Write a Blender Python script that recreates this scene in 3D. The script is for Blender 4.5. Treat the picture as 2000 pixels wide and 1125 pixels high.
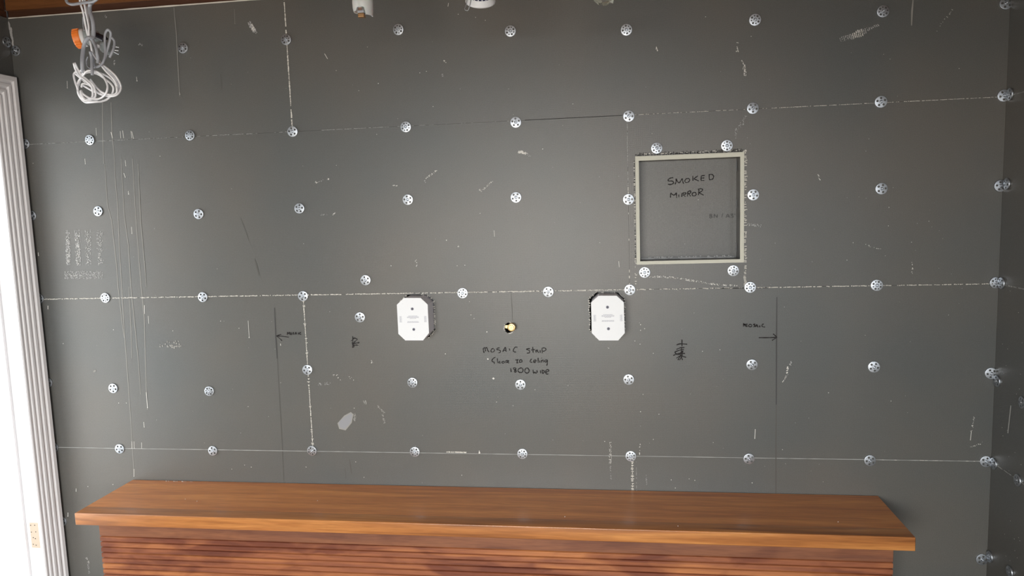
import bpy, bmesh, math, random
from mathutils import Vector, Matrix
for o in list(bpy.data.objects): bpy.data.objects.remove(o)
scene = bpy.context.scene
COL = scene.collection
rnd = random.Random(7)

# ------------------------------------------------------------------ camera
F, CX, CD, CZ = 1430.98, 0.36033, 2.55094, 1.50025
YAW, PITCH, ROLL = -0.140927, -0.111120, -0.0326236
cy, sy = math.cos(YAW), math.sin(YAW)
FWD = Vector((sy*math.cos(PITCH), cy*math.cos(PITCH), math.sin(PITCH)))
_r = Vector((cy, -sy, 0)); _u = _r.cross(FWD)
RIGHT = math.cos(ROLL)*_r + math.sin(ROLL)*_u
UP = -math.sin(ROLL)*_r + math.cos(ROLL)*_u
CAM = Vector((CX, -CD, CZ))
cam = bpy.data.cameras.new('camera'); camo = bpy.data.objects.new('camera', cam); COL.objects.link(camo)
cam.sensor_fit = 'HORIZONTAL'; cam.sensor_width = 36.0; cam.lens = F*36.0/2000.0
cam.clip_start = 0.02; cam.clip_end = 200
m = Matrix((RIGHT, UP, -FWD)).transposed().to_4x4(); m.translation = CAM
camo.matrix_world = m
scene.camera = camo

# ------------------------------------------------------------------ world, daylight, exposure
w = bpy.data.worlds.new('world'); scene.world = w; w.use_nodes = True
wn = w.node_tree; bg = wn.nodes['Background']
bg.inputs['Color'].default_value = (0.82, 0.91, 1.0, 1); bg.inputs['Strength'].default_value = 1.35
def area(name, loc, direction, sx, sz, power, colour):
    l = bpy.data.lights.new(name, 'AREA'); l.shape = 'RECTANGLE'; l.size = sx; l.size_y = sz
    l.energy = power; l.color = colour
    o = bpy.data.objects.new(name, l); COL.objects.link(o); o.location = loc
    o.rotation_euler = Vector(direction).to_track_quat('-Z', 'Y').to_euler()
    return o
# daylight coming in through the wide glazed opening behind the photographer
area('daylight_rear_opening', (-0.35, -4.25, 0.95), (0.05, 1, 0.02), 1.6, 0.8, 42, (1.0, 0.83, 0.64))
area('daylight_sky_beyond_opening', (-0.1, -8.3, 2.30), (0.0, 1, -0.12), 5.6, 1.9, 760, (0.93, 0.98, 1.0))
# hazy sun on the garden beside the room (it comes from beyond the grey wall and never enters)
sl = bpy.data.lights.new('sun', 'SUN'); sl.energy = 3.6; sl.angle = 0.05; sl.color = (1.0, 0.97, 0.92)
so = bpy.data.objects.new('sun', sl); COL.objects.link(so); so.rotation_euler = Vector((-0.62, -0.12, -0.75)).to_track_quat('-Z', 'Y').to_euler()
# added fill lamp in the unseen part of the right wall, brightens right-facing sides
area('added_side_fill', (1.66, -3.15, 1.15), (-1, 0.45, 0), 1.0, 0.95, 19, (0.95, 0.97, 1.0))
# daylight coming in through the doorway in the side wall
area('daylight_doorway', (-2.25, -0.62, 0.95), (1, 0.25, -0.05), 0.75, 1.5, 9, (1.0, 0.97, 0.93))
scene.view_settings.view_transform = 'Standard'
scene.view_settings.look = 'None'
scene.view_settings.exposure = -0.06
scene.view_settings.gamma = 1.0
scene.view_settings.use_curve_mapping = False

# ------------------------------------------------------------------ points: a photo position on a plane of the room
def ray(px, py):
    return FWD + RIGHT*((px-1000)/F) - UP*((py-562.5)/F)
def W(px, py, y=0.0):
    d = ray(px, py); t = (y-CAM.y)/d.y; return CAM + d*t
def WX(px, py, x):
    d = ray(px, py); t = (x-CAM.x)/d.x; return CAM + d*t

# ------------------------------------------------------------------ materials
def mat(name, col, rough=0.5, metal=0.0, **kw):
    mt = bpy.data.materials.new(name); mt.use_nodes = True
    b = mt.node_tree.nodes['Principled BSDF']
    b.inputs['Base Color'].default_value = (*col, 1); b.inputs['Roughness'].default_value = rough
    b.inputs['Metallic'].default_value = metal
    for k, v in kw.items(): b.inputs[k].default_value = v
    return mt
def nn(mt, kind, **kw):
    n = mt.node_tree.nodes.new(kind)
    for k, v in kw.items():
        if k in n.inputs: n.inputs[k].default_value = v
        else: setattr(n, k, v)
    return n
def lk(mt, a, b): mt.node_tree.links.new(a, b)
def ramp(mt, stops):
    r = nn(mt, 'ShaderNodeValToRGB'); e = r.color_ramp.elements
    while len(e) < len(stops): e.new(0.5)
    for el, (p, c) in zip(e, stops): el.position = p; el.color = (*c, 1)
    return r

def board_material(name='cement_board', k=1.0):
    mt = mat(name, (0.13, 0.125, 0.11), 0.5)
    b = mt.node_tree.nodes['Principled BSDF']
    tc = nn(mt, 'ShaderNodeTexCoord')
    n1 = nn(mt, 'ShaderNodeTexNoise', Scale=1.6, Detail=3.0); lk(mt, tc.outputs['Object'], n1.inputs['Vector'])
    r1 = ramp(mt, [(0.35, (0.099*k, 0.105*k, 0.103*k)), (0.65, (0.121*k, 0.115*k, 0.103*k))])  # broad blue-grey to brown mottling paints in blurred room reflections
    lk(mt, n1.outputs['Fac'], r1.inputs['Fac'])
    n2 = nn(mt, 'ShaderNodeTexNoise', Scale=420.0, Detail=2.0); lk(mt, tc.outputs['Object'], n2.inputs['Vector'])
    r2 = ramp(mt, [(0.3, (0.86, 0.86, 0.86)), (0.7, (1.12, 1.12, 1.12))]); lk(mt, n2.outputs['Fac'], r2.inputs['Fac'])
    mx = nn(mt, 'ShaderNodeMix', data_type='RGBA', blend_type='MULTIPLY'); mx.inputs['Factor'].default_value = 1
    lk(mt, r1.outputs['Color'], mx.inputs['A']); lk(mt, r2.outputs['Color'], mx.inputs['B'])
    lk(mt, mx.outputs['Result'], b.inputs['Base Color'])
    # woven glass-fibre face: fine warp and weft
    wx = nn(mt, 'ShaderNodeTexWave', wave_type='BANDS', bands_direction='X', Scale=95.0, Distortion=0.6)
    wz = nn(mt, 'ShaderNodeTexWave', wave_type='BANDS', bands_direction='Z', Scale=95.0, Distortion=0.6)
    lk(mt, tc.outputs['Object'], wx.inputs['Vector']); lk(mt, tc.outputs['Object'], wz.inputs['Vector'])
    ad = nn(mt, 'ShaderNodeMath', operation='ADD'); lk(mt, wx.outputs['Fac'], ad.inputs[0]); lk(mt, wz.outputs['Fac'], ad.inputs[1])
    bp = nn(mt, 'ShaderNodeBump', Strength=0.11, Distance=0.0015); lk(mt, ad.outputs[0], bp.inputs['Height'])
    lk(mt, bp.outputs['Normal'], b.inputs['Normal'])
    b.inputs['Roughness'].default_value = 0.34
    return mt
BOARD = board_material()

def wood(name, dark, midc, light, rough=0.3, coat=0.3, sc=1.0, patch=0.0, seed=0.0):
    mt = mat(name, midc, rough); b = mt.node_tree.nodes['Principled BSDF']
    b.inputs['Coat Weight'].default_value = coat; b.inputs['Coat Roughness'].default_value = 0.22
    tc = nn(mt, 'ShaderNodeTexCoord'); oi = nn(mt, 'ShaderNodeObjectInfo')
    mp = nn(mt, 'ShaderNodeMapping'); mp.inputs['Scale'].default_value = (1.0*sc, 17*sc, 17*sc)
    ml = nn(mt, 'ShaderNodeMath', operation='MULTIPLY'); ml.inputs[1].default_value = 37.0
    lk(mt, oi.outputs['Random'], ml.inputs[0])
    lk(mt, tc.outputs['Object'], mp.inputs['Vector']); lk(mt, ml.outputs[0], mp.inputs['Location'])
    n1 = nn(mt, 'ShaderNodeTexNoise', Scale=1.6, Detail=3.0, Distortion=0.9); lk(mt, mp.outputs['Vector'], n1.inputs['Vector'])
    r1 = ramp(mt, [(0.30, dark), (0.5, midc), (0.72, light)]); lk(mt, n1.outputs['Fac'], r1.inputs['Fac'])
    # fine pores along the grain
    mp2 = nn(mt, 'ShaderNodeMapping'); mp2.inputs['Scale'].default_value = (14, 300, 300); lk(mt, tc.outputs['Object'], mp2.inputs['Vector'])
    n2 = nn(mt, 'ShaderNodeTexNoise', Scale=1.0, Detail=2.0); lk(mt, mp2.outputs['Vector'], n2.inputs['Vector'])
    r2 = ramp(mt, [(0.3, (0.82, 0.8, 0.78)), (0.6, (1.05, 1.05, 1.05))]); lk(mt, n2.outputs['Fac'], r2.inputs['Fac'])
    mx = nn(mt, 'ShaderNodeMix', data_type='RGBA', blend_type='MULTIPLY'); mx.inputs['Factor'].default_value = 1
    lk(mt, r1.outputs['Color'], mx.inputs['A']); lk(mt, r2.outputs['Color'], mx.inputs['B'])
    out = mx.outputs['Result']
    if patch:
        mp3 = nn(mt, 'ShaderNodeMapping'); mp3.inputs['Scale'].default_value = (3.2, 6, 9); mp3.inputs['Location'].default_value = (seed, seed, 0)
        lk(mt, tc.outputs['Object'], mp3.inputs['Vector'])
        n3 = nn(mt, 'ShaderNodeTexNoise', Scale=1.5, Detail=3.0, Distortion=0.5); lk(mt, mp3.outputs['Vector'], n3.inputs['Vector'])
        r3 = ramp(mt, [(0.46, (1, 1, 1)), (0.62, (0.52, 0.40, 0.44))]); lk(mt, n3.outputs['Fac'], r3.inputs['Fac'])
        m2 = nn(mt, 'ShaderNodeMix', data_type='RGBA', blend_type='MULTIPLY'); m2.inputs['Factor'].default_value = patch
        lk(mt, out, m2.inputs['A']); lk(mt, r3.outputs['Color'], m2.inputs['B']); out = m2.outputs['Result']
    lk(mt, out, b.inputs['Base Color'])
    return mt
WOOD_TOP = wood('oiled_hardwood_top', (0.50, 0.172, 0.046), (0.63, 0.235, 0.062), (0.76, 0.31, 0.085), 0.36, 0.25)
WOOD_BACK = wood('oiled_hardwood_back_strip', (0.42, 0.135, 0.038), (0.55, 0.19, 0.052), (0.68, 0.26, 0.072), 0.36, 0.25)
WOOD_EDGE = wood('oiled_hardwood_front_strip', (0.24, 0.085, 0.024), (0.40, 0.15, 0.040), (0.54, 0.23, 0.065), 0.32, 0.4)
WOOD_SLAT = wood('stained_hardwood_slat', (0.17, 0.052, 0.026), (0.28, 0.092, 0.038), (0.44, 0.165, 0.054), 0.5, 0.08, patch=0.9)
WOOD_DARK = wood('dark_hardwood_frieze', (0.15, 0.056, 0.03), (0.21, 0.078, 0.036), (0.27, 0.105, 0.045), 0.5, 0.08, patch=0.5, seed=3.0)
BEAM = wood('varnished_beam', (0.14, 0.052, 0.018), (0.19, 0.075, 0.024), (0.24, 0.098, 0.030), 0.45, 0.1)
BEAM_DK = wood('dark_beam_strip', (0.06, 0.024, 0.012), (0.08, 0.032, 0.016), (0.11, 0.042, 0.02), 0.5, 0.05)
CEIL = wood('ceiling_lining', (0.12, 0.05, 0.02), (0.18, 0.075, 0.03), (0.24, 0.10, 0.04), 0.5, 0.1, sc=0.5)
ZINC = mat('zinc_plated_steel', (0.50, 0.535, 0.58), 0.42, 1.0)
ZINC_DULL = mat('dull_zinc', (0.52, 0.56, 0.60), 0.42, 1.0)
SCREW_DK = mat('dark_screw_steel', (0.16, 0.17, 0.18), 0.45, 1.0)
SCREW = mat('screw_steel', (0.55, 0.60, 0.66), 0.28, 1.0)
CHALK = mat('white_plaster_dust', (0.72, 0.71, 0.67), 0.9)
FAINT = mat('thin_grey_plaster_film', (0.29, 0.285, 0.265), 0.7)
PALE = mat('pale_plaster_smear', (0.42, 0.42, 0.42), 0.8)
FRAY = mat('cut_glass_fibre_fray', (0.68, 0.66, 0.60), 0.9)
JOINTF = mat('grey_joint_edge', (0.36, 0.37, 0.36), 0.8)
PEN = mat('black_marker', (0.024, 0.022, 0.022), 0.6)
PEN_FAINT = mat('faded_marker', (0.055, 0.055, 0.053), 0.6)
PEN.node_tree.nodes['Principled BSDF'].inputs['Specular IOR Level'].default_value = 0.1
PENCIL = mat('pencil_graphite', (0.045, 0.045, 0.045), 0.5)
SCRATCH_DK = mat('dark_rub_mark', (0.085, 0.083, 0.075), 0.5)
DARK = mat('dark_cavity', (0.02, 0.02, 0.02), 0.9)
FOAM = mat('cream_cut_foam_edge', (0.66, 0.66, 0.57), 0.9)
WHITE_P = mat('white_plastic', (0.82, 0.84, 0.86), 0.42)
GREY_P = mat('lavender_grey_plastic', (0.87, 0.87, 0.93), 0.5)
PRINT = mat('grey_moulded_print', (0.24, 0.24, 0.32), 0.6)
BRASS = mat('brass', (0.66, 0.47, 0.23), 0.34, 1.0)
PAINT = mat('white_gloss_paint', (0.86, 0.86, 0.88), 0.4)
RAWWOOD = mat('bare_pine', (0.50, 0.41, 0.32), 0.7)
CABLE_W = mat('white_pvc_cable', (0.94, 0.95, 0.98), 0.3)
CABLE_G = mat('grey_pvc_cable', (0.36, 0.38, 0.42), 0.4)
GREY_PLUG = mat('grey_plug_plastic', (0.38, 0.43, 0.44), 0.4)
BLACK_P = mat('black_rubber', (0.015, 0.015, 0.022), 0.4)
ORANGE = mat('orange_plastic', (0.92, 0.26, 0.045), 0.35)
CERAMIC = mat('frosted_white_ceramic', (0.66, 0.68, 0.67), 0.5)
CERAMIC.node_tree.nodes['Principled BSDF'].inputs['Subsurface Weight'].default_value = 0.15
COPPER = mat('aged_copper', (0.45, 0.27, 0.13), 0.4, 0.8)
CHROME = mat('bright_reflector', (0.9, 0.9, 0.9), 0.12, 1.0)
LENS = mat('dusty_lamp_glass', (0.55, 0.57, 0.50), 0.25); 
LENS.node_tree.nodes['Principled BSDF'].inputs['Transmission Weight'].default_value = 0.55
GLASS = mat('edge_glass', (0.75, 0.9, 0.85), 0.08); GLASS.node_tree.nodes['Principled BSDF'].inputs['Transmission Weight'].default_value = 0.9
NAVY = mat('navy_print', (0.012, 0.014, 0.06), 0.4)
CONC = mat('concrete_floor', (0.34, 0.32, 0.29), 0.8)
PATIO = mat('pale_patio_paving', (0.30, 0.29, 0.27), 0.8)
RENDER_W = mat('white_render', (0.86, 0.86, 0.85), 0.9)
CAULK = mat('white_caulk', (0.70, 0.67, 0.60), 0.7)

# ------------------------------------------------------------------ building helpers
def link(name, bm, material, parent=None, smooth=False, recalc=True):
    if recalc: bmesh.ops.recalc_face_normals(bm, faces=bm.faces)
    me = bpy.data.meshes.new(name); bm.to_mesh(me); bm.free()
    if isinstance(material, (list, tuple)):
        for q in material: me.materials.append(q)
    else: me.materials.append(material)
    if smooth:
        for p in me.polygons: p.use_smooth = True
    o = bpy.data.objects.new(name, me); COL.objects.link(o)
    if parent is not None: set_parent(o, parent)
    return o
def set_parent(o, p):
    o.parent = p
    o.matrix_parent_inverse = Matrix.Translation(p.location).inverted() if p.type == 'EMPTY' and not any(p.rotation_euler) else p.matrix_basis.inverted()
def empty(name, loc):
    o = bpy.data.objects.new(name, None); COL.objects.link(o); o.location = loc; o.empty_display_size = 0.05
    return o
def tag(o, label=None, cat=None, group=None, kind=None):
    if label: o['label'] = label
    if cat: o['category'] = cat
    if group: o['group'] = group
    if kind: o['kind'] = kind
    return o
def box(bm, a, b):
    r = bmesh.ops.create_cube(bm, size=1.0)
    s = [b[i]-a[i] for i in range(3)]; c = [(a[i]+b[i])/2 for i in range(3)]
    for v in r['verts']: v.co = Vector((v.co.x*s[0]+c[0], v.co.y*s[1]+c[1], v.co.z*s[2]+c[2]))
    return r['verts']
def boxo(name, a, b, material, parent=None, bevel=0.0):
    bm = bmesh.new(); box(bm, a, b)
    if bevel: bmesh.ops.bevel(bm, geom=list(bm.edges), offset=bevel, segments=2, affect='EDGES', profile=0.5)
    return link(name, bm, material, parent)
def plate(bm, outer, holes, y0, y1, perp=None):
    """flat plate in the x-z plane with real holes; y0 = front, y1 = back"""
    loops = [outer]+list(holes); edges = []; lv = []
    for L in loops:
        vs = [bm.verts.new((x, y0, z)) for x, z in L]; lv.append(vs)
        for i in range(len(vs)): edges.append(bm.edges.new((vs[i], vs[(i+1) % len(vs)])))
    r = bmesh.ops.triangle_fill(bm, use_beauty=True, use_dissolve=False, edges=edges)
    ff = [f for f in r['geom'] if isinstance(f, bmesh.types.BMFace)]
    mp = {v: bm.verts.new((v.co.x, y1, v.co.z)) for L in lv for v in L}
    for f in ff: bm.faces.new([mp[v] for v in reversed(f.verts)])
    for vs in lv:
        for i in range(len(vs)):
            a, b = vs[i], vs[(i+1) % len(vs)]
            bm.faces.new((a, b, mp[b], mp[a]))
def prism(bm, prof, y0, y1):
    a = [bm.verts.new((x, y0, z)) for x, z in prof]; b = [bm.verts.new((x, y1, z)) for x, z in prof]
    n = len(prof); bm.faces.new(a); bm.faces.new(list(reversed(b)))
    for i in range(n): bm.faces.new((a[i], b[i], b[(i+1) % n], a[(i+1) % n]))
def lathe(bm, prof, origin, axis, n=24, mi=0):
    """prof: (distance along axis, radius)"""
    axis = Vector(axis).normalized(); q = axis.to_track_quat('Z', 'Y'); o = Vector(origin)
    rings = []
    for t, r in prof:
        if r < 1e-6: rings.append([bm.verts.new(o+q @ Vector((0, 0, t)))])
        else: rings.append([bm.verts.new(o+q @ Vector((r*math.cos(2*math.pi*i/n), r*math.sin(2*math.pi*i/n), t))) for i in range(n)])
    for A, B in zip(rings, rings[1:]):
        for i in range(n):
            j = (i+1) % n
            if len(A) == 1 and len(B) == 1: continue
            if len(A) == 1: f = bm.faces.new((A[0], B[i], B[j]))
            elif len(B) == 1: f = bm.faces.new((A[i], A[j], B[0]))
            else: f = bm.faces.new((A[i], A[j], B[j], B[i]))
            f.material_index = mi
    if len(rings[0]) > 1: bm.faces.new(list(reversed(rings[0])))
    if len(rings[-1]) > 1: bm.faces.new(rings[-1])
def smooth_path(pts, step=5):
    P = [Vector(p) for p in pts]; out = []
    for i in range(len(P)-1):
        p0 = P[max(i-1, 0)]; p1 = P[i]; p2 = P[i+1]; p3 = P[min(i+2, len(P)-1)]
        for k in range(step):
            t = k/step
            out.append(0.5*((2*p1)+(p2-p0)*t+(2*p0-5*p1+4*p2-p3)*t*t+(3*p1-p0-3*p2+p3)*t**3))
    out.append(P[-1]); return out
def tube(bm, pts, ra, rb=None, n=8, step=5, smooth=True):
    """swept cable, ra x rb oval section"""
    rb = rb or ra; P = smooth_path(pts, step) if smooth else [Vector(p) for p in pts]
    rings = []; nrm = None
    for i, p in enumerate(P):
        d = (P[min(i+1, len(P)-1)]-P[max(i-1, 0)])
        if d.length < 1e-9: d = Vector((0, 0, 1))
        d.normalize()
        if nrm is None:
            nrm = Vector((0, 1, 0))
        nrm = nrm-d*nrm.dot(d)
        if nrm.length < 1e-4: nrm = d.orthogonal()
        nrm.normalize(); bi = d.cross(nrm)
        rings.append([bm.verts.new(p+bi*(ra*math.cos(2*math.pi*k/n))+nrm*(rb*math.sin(2*math.pi*k/n))) for k in range(n)])
    for A, B in zip(rings, rings[1:]):
        for k in range(n): bm.faces.new((A[k], A[(k+1) % n], B[(k+1) % n], B[k]))
    bm.faces.new(list(reversed(rings[0]))); bm.faces.new(rings[-1])
EPS = 0.0007
def ribbon(bm, pts, width, eps=EPS, axis='y', taper=False, jitter=0.0):
    eps += rnd.random()*0.0006
    """flat pen / dust stroke lying on a wall: pts are world points on that wall"""
    n = Vector((0, -1, 0)) if axis == 'y' else Vector((-1, 0, 0))
    L = []
    for i, p in enumerate(pts):
        d = pts[min(i+1, len(pts)-1)]-pts[max(i-1, 0)]
        if d.length < 1e-9: d = Vector((0, 0, 1))
        d.normalize(); s = d.cross(n)
        wd = width*0.5*(1+jitter*(rnd.random()-0.5)*2)
        if taper: wd *= 0.35+0.65*math.sin(math.pi*(0.12+0.76*i/max(1, len(pts)-1)))
        L.append((bm.verts.new(p+s*wd+n*eps), bm.verts.new(p-s*wd+n*eps)))
    for (a, b), (c, d) in zip(L, L[1:]): bm.faces.new((a, b, d, c))
def blob(bm, c, r, rz=None, eps=EPS, axis='y', n=6):
    rz = rz or r; vs = []; eps += rnd.random()*0.0006
    ph = rnd.random()*6
    for k in range(n):
        a = ph+2*math.pi*k/n; q = 0.75+0.4*rnd.random()
        if axis == 'y': vs.append(bm.verts.new((c.x+r*q*math.cos(a), c.y-eps, c.z+rz*q*math.sin(a))))
        else: vs.append(bm.verts.new((c.x-eps, c.y+r*q*math.cos(a), c.z+rz*q*math.sin(a))))
    bm.faces.new(vs)

# ------------------------------------------------------------------ measured room
XL, XR = -1.869, 1.589
H1, H2, H3, TOP = 1.7924, 1.2000, 0.6052, 2.2586
YR, CEILZ = -4.30, 2.46
JA, JC = -0.7800, 0.4095
NX0, NX1, NZ0, NZ1 = 0.4340, 0.7920, 1.2860, 1.6545      # niche opening
ND = 0.080

# floor, ceiling, rear wall with its wide opening, patio outside
fl = boxo('floor', (XL-0.15, YR, -0.10), (XR+0.15, 0.2, 0.0), CONC); tag(fl, kind='structure')
ce = boxo('ceiling', (XL-0.15, YR, CEILZ), (XR+0.15, 0.2, CEILZ+0.06), CEIL); tag(ce, kind='structure')
bm = bmesh.new()
plate(bm, [(XL-0.15, 0), (XR+0.15, 0), (XR+0.15, CEILZ), (XL-0.15, CEILZ)], [[(-1.45, 0.30), (0.95, 0.30), (0.95, 1.86), (-1.45, 1.86)]], YR, YR-0.12)
wr = link('wall_rear', bm, CEIL); tag(wr, kind='structure')
pa = boxo('ground_patio', (-9, -12, -0.25), (8, 6, -0.12), PATIO); tag(pa, kind='structure')
pw = boxo('ground_path', (-4.45, -4.0, -0.12), (XL-0.16, 4, -0.02), RENDER_W); tag(pw, kind='structure')
gw = boxo('wall_garden', (-4.6, -9, -0.12), (-4.45, 4, 2.6), RENDER_W); tag(gw, kind='structure')

# back wall: backing, then the boards hung on it
wb = boxo('wall_back', (XL-0.15, 0.105, 0.0), (XR+0.15, 0.20, CEILZ), DARK); tag(wb, kind='structure')
G = 0.0003
def jag(poly, amp, per):
    out = []
    n = len(poly)
    for i in range(n):
        a = Vector((*poly[i], 0)); b = Vector((*poly[(i+1) % n], 0))
        for k in range(per):
            q = a.lerp(b, k/per); out.append((q.x+rnd.uniform(-amp, amp), q.y+rnd.uniform(-amp, amp)))
    return out
def octa(pix, y): return [(W(px, py, y).x, W(px, py, y).z) for px, py in pix]
LB_FACE = [(788.8, 581.9), (821.3, 581.9), (835.2, 594.6), (837.8, 650.6), (826.1, 665.0), (791.5, 665.0), (777.9, 652.2), (774.9, 595.2)]
RB_FACE = [(1169.1, 577.6), (1204.3, 577.6), (1218.4, 590.4), (1220.3, 650.6), (1207.5, 665.0), (1170.2, 665.0), (1155.8, 650.6), (1154.4, 590.9)]
BOXD = 0.078
lb = octa(LB_FACE, -BOXD); rb_ = octa(RB_FACE, -BOXD)
def grow(poly, dx0, dx1, dz0, dz1):
    cx = sum(p[0] for p in poly)/len(poly); cz = sum(p[1] for p in poly)/len(poly)
    return [(x+(dx1 if x > cx else -dx0), z+(dz1 if z > cz else -dz0)) for x, z in poly]
def clip_top(poly, zmax): return [(x, min(z, zmax)) for x, z in poly]
lhole = jag(clip_top(grow(lb, 0.009, 0.0035, 0.0025, 0.0025), H2-0.004), 0.0012, 6)
rhole = jag(clip_top(grow(rb_, 0.009, 0.0035, 0.0035, 0.0025), H2-0.004), 0.0012, 6)
PC = W(995, 640.5)
phole = jag([(PC.x+0.0195*math.cos(a*math.pi/8), PC.z+0.0195*math.sin(a*math.pi/8)) for a in range(16)], 0.0008, 2)
def rect(x0, z0, x1, z1): return [(x0+G, z0+G), (x1-G, z0+G), (x1-G, z1-G), (x0+G, z1-G)]
nh = [(NX0, NZ0), (NX1, NZ0), (NX1, NZ1), (NX0, NZ1)]
BT = 0.020
for outer, holes in [
        (rect(XL, 0, JC, H3), []), (rect(JC, 0, XR, H3), []),
        (rect(XL, H3, JA, H2), []), (rect(JA, H3, XR, H2), [lhole, rhole, phole]),
        (rect(XL, H2, JC, H1), []), (rect(JC, H2, XR, H1), [nh]),
        (rect(XL, H1, JA, TOP), []), (rect(JA, H1, XR, TOP), [])]:
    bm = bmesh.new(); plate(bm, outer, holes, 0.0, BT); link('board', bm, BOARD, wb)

# right wall: backing and boards
bm = bmesh.new()
for a, b in (((-2.6, 0), (0.105, CEILZ)), ((YR, 0), (-3.7, CEILZ)), ((-3.7, 0), (-2.6, 0.65)), ((-3.7, 1.65), (-2.6, CEILZ))):  # unseen gap added to hold the side fill lamp
    box(bm, (XR+BT+0.001, a[0], a[1]), (XR+0.15, b[0], b[1]))
wrt = link('wall_right', bm, CEIL); tag(wrt, kind='structure')
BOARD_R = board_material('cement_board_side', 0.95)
for z0, z1 in ((0, H3), (H3, H2), (H2, H1), (H1, TOP)):
    for y0, y1 in ((-1.2, 0), (-2.4, -1.2)):
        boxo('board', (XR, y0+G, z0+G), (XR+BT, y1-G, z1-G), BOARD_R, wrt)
# left wall with its doorway
DY0, DY1, DZ = -0.112, -0.93, 1.945
bm = bmesh.new()
box(bm, (XL-0.11, DY0+0.012, 0), (XL-BT, 0.105, CEILZ)); box(bm, (XL-0.11, DY1-0.012, DZ+0.012), (XL-BT, DY0+0.012, CEILZ)); box(bm, (XL-0.11, YR, 0), (XL-BT, DY1-0.012, CEILZ))
wl = link('wall_left', bm, RENDER_W); tag(wl, kind='structure')
for a, b in (((DY0+0.012, 0), (0, TOP)), ((DY1-0.012, DZ+0.012), (DY0+0.012, TOP)), ((YR, 0), (DY1-0.012, TOP))):
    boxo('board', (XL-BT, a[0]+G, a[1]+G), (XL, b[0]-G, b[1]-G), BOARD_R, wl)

# timber beam above the boards
tr = boxo('trim_1', (XL, -0.006, TOP+0.026), (XR, 0.10, CEILZ), BEAM); tag(tr, kind='structure')
boxo('lower_strip', (XL, 0.004, TOP+0.001), (XR, 0.10, TOP+0.026), BEAM_DK, tr)
tr2 = boxo('trim_2', (XL-0.10, YR, TOP+0.026), (XL-0.004, -0.006, CEILZ), BEAM_DK); tag(tr2, kind='structure')  # darker wood than the back beam: paints in shade on this right-facing side
boxo('lower_strip', (XL-0.10, YR, TOP+0.001), (XL-0.008, 0.004, TOP+0.026), BEAM_DK, tr2)
tr3 = boxo('trim_3', (XR+0.004, YR, TOP+0.026), (XR+0.10, -0.006, CEILZ), BEAM); tag(tr3, kind='structure')
bm = bmesh.new()
P0 = Vector((XL+0.002, 0, TOP)); n = 90
ribbon(bm, [Vector((XL+0.002+(XR-XL)*i/n, 0, TOP-0.0005)) for i in range(n+1)], 0.0042, 0.0012, jitter=0.5)
link('caulk_line', bm, CAULK, tr)
bm = bmesh.new()
for i in range(16):
    p = W(19+i*0.55, 46+i*3.0); blob(bm, p+Vector((rnd.uniform(-.003, .003), 0, 0)), 0.006*(1-abs(i-6)/14), 0.009, eps=0.001+i*0.00003)
link('caulk_smear', bm, PALE, wb)

# ------------------------------------------------------------------ doorway: lining, casing, hinge mortises
dr = boxo('door_1', (XL-0.125, DY0, 0), (XL+0.001, DY0+0.022, DZ+0.02), PAINT); tag(dr, kind='structure')
boxo('jamb', (XL-0.125, DY1-0.022, 0), (XL+0.001, DY1, DZ+0.02), PAINT, dr)
boxo('head_lining', (XL-0.125, DY1, DZ), (XL+0.001, DY0, DZ+0.02), PAINT, dr)
boxo('door_stop', (XL-0.090, DY0-0.012, 0), (XL-0.052, DY0, DZ), PAINT, dr, 0.002)
boxo('door_stop', (XL-0.090, DY1, 0), (XL-0.052, DY1+0.012, DZ), PAINT, dr, 0.002)
# fluted casing profile (distance from opening edge, thickness)
prof = [(0, 0), (0, .010), (.004, .013), (.010, .013), (.013, .009), (.016, .009), (.020, .015), (.026, .016), (.030, .011), (.034, .011), (.039, .018), (.047, .019),
        (.052, .013), (.056, .013), (.061, .020), (.069, .021), (.073, .016), (.078, .016), (.084, .023), (.098, .024), (.100, .022), (.100, 0)]
def casing(name, seg):
    bm = bmesh.new(); A = []; B = []
    for d, t in prof:
        if seg == 'near': a = Vector((XL+t, DY0-0.002+d, 0)); b = Vector((XL+t, DY0-0.002+d, DZ-0.005+d))
        elif seg == 'far': a = Vector((XL+t, DY1+0.002-d, 0)); b = Vector((XL+t, DY1+0.002-d, DZ-0.005+d))
        else: a = Vector((XL+t, DY0-0.002+d, DZ-0.005+d)); b = Vector((XL+t, DY1+0.002-d, DZ-0.005+d))
        A.append(bm.verts.new(a)); B.append(bm.verts.new(b))
    for i in range(len(A)-1): bm.faces.new((A[i], A[i+1], B[i+1], B[i]))
    bm.faces.new(A); bm.faces.new(list(reversed(B)))
    return link(name, bm, PAINT, dr)
casing('casing', 'near'); casing('casing', 'far'); casing('head_casing', 'head')
for zc in (0.290, 1.750):
    hm = boxo('hinge_mortise', (XL-0.038, DY0-0.0012, zc-0.051), (XL-0.001, DY0+0.002, zc+0.051), RAWWOOD, dr)
    hm['label'] = 'bare pine hinge recess with screw holes'
    bm = bmesh.new()
    for i, dz in enumerate((-.038, -.013, .013, .038)):
        for dx in (-.026, -.012):
            c = Vector((XL-0.004+dx+rnd.uniform(-.003, .003), DY0-0.0012, zc+dz+rnd.uniform(-.004, .004)))
            blob(bm, c, 0.0022, 0.0022, eps=0.0004, n=8)
    link('screw_holes', bm, DARK, hm)

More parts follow.
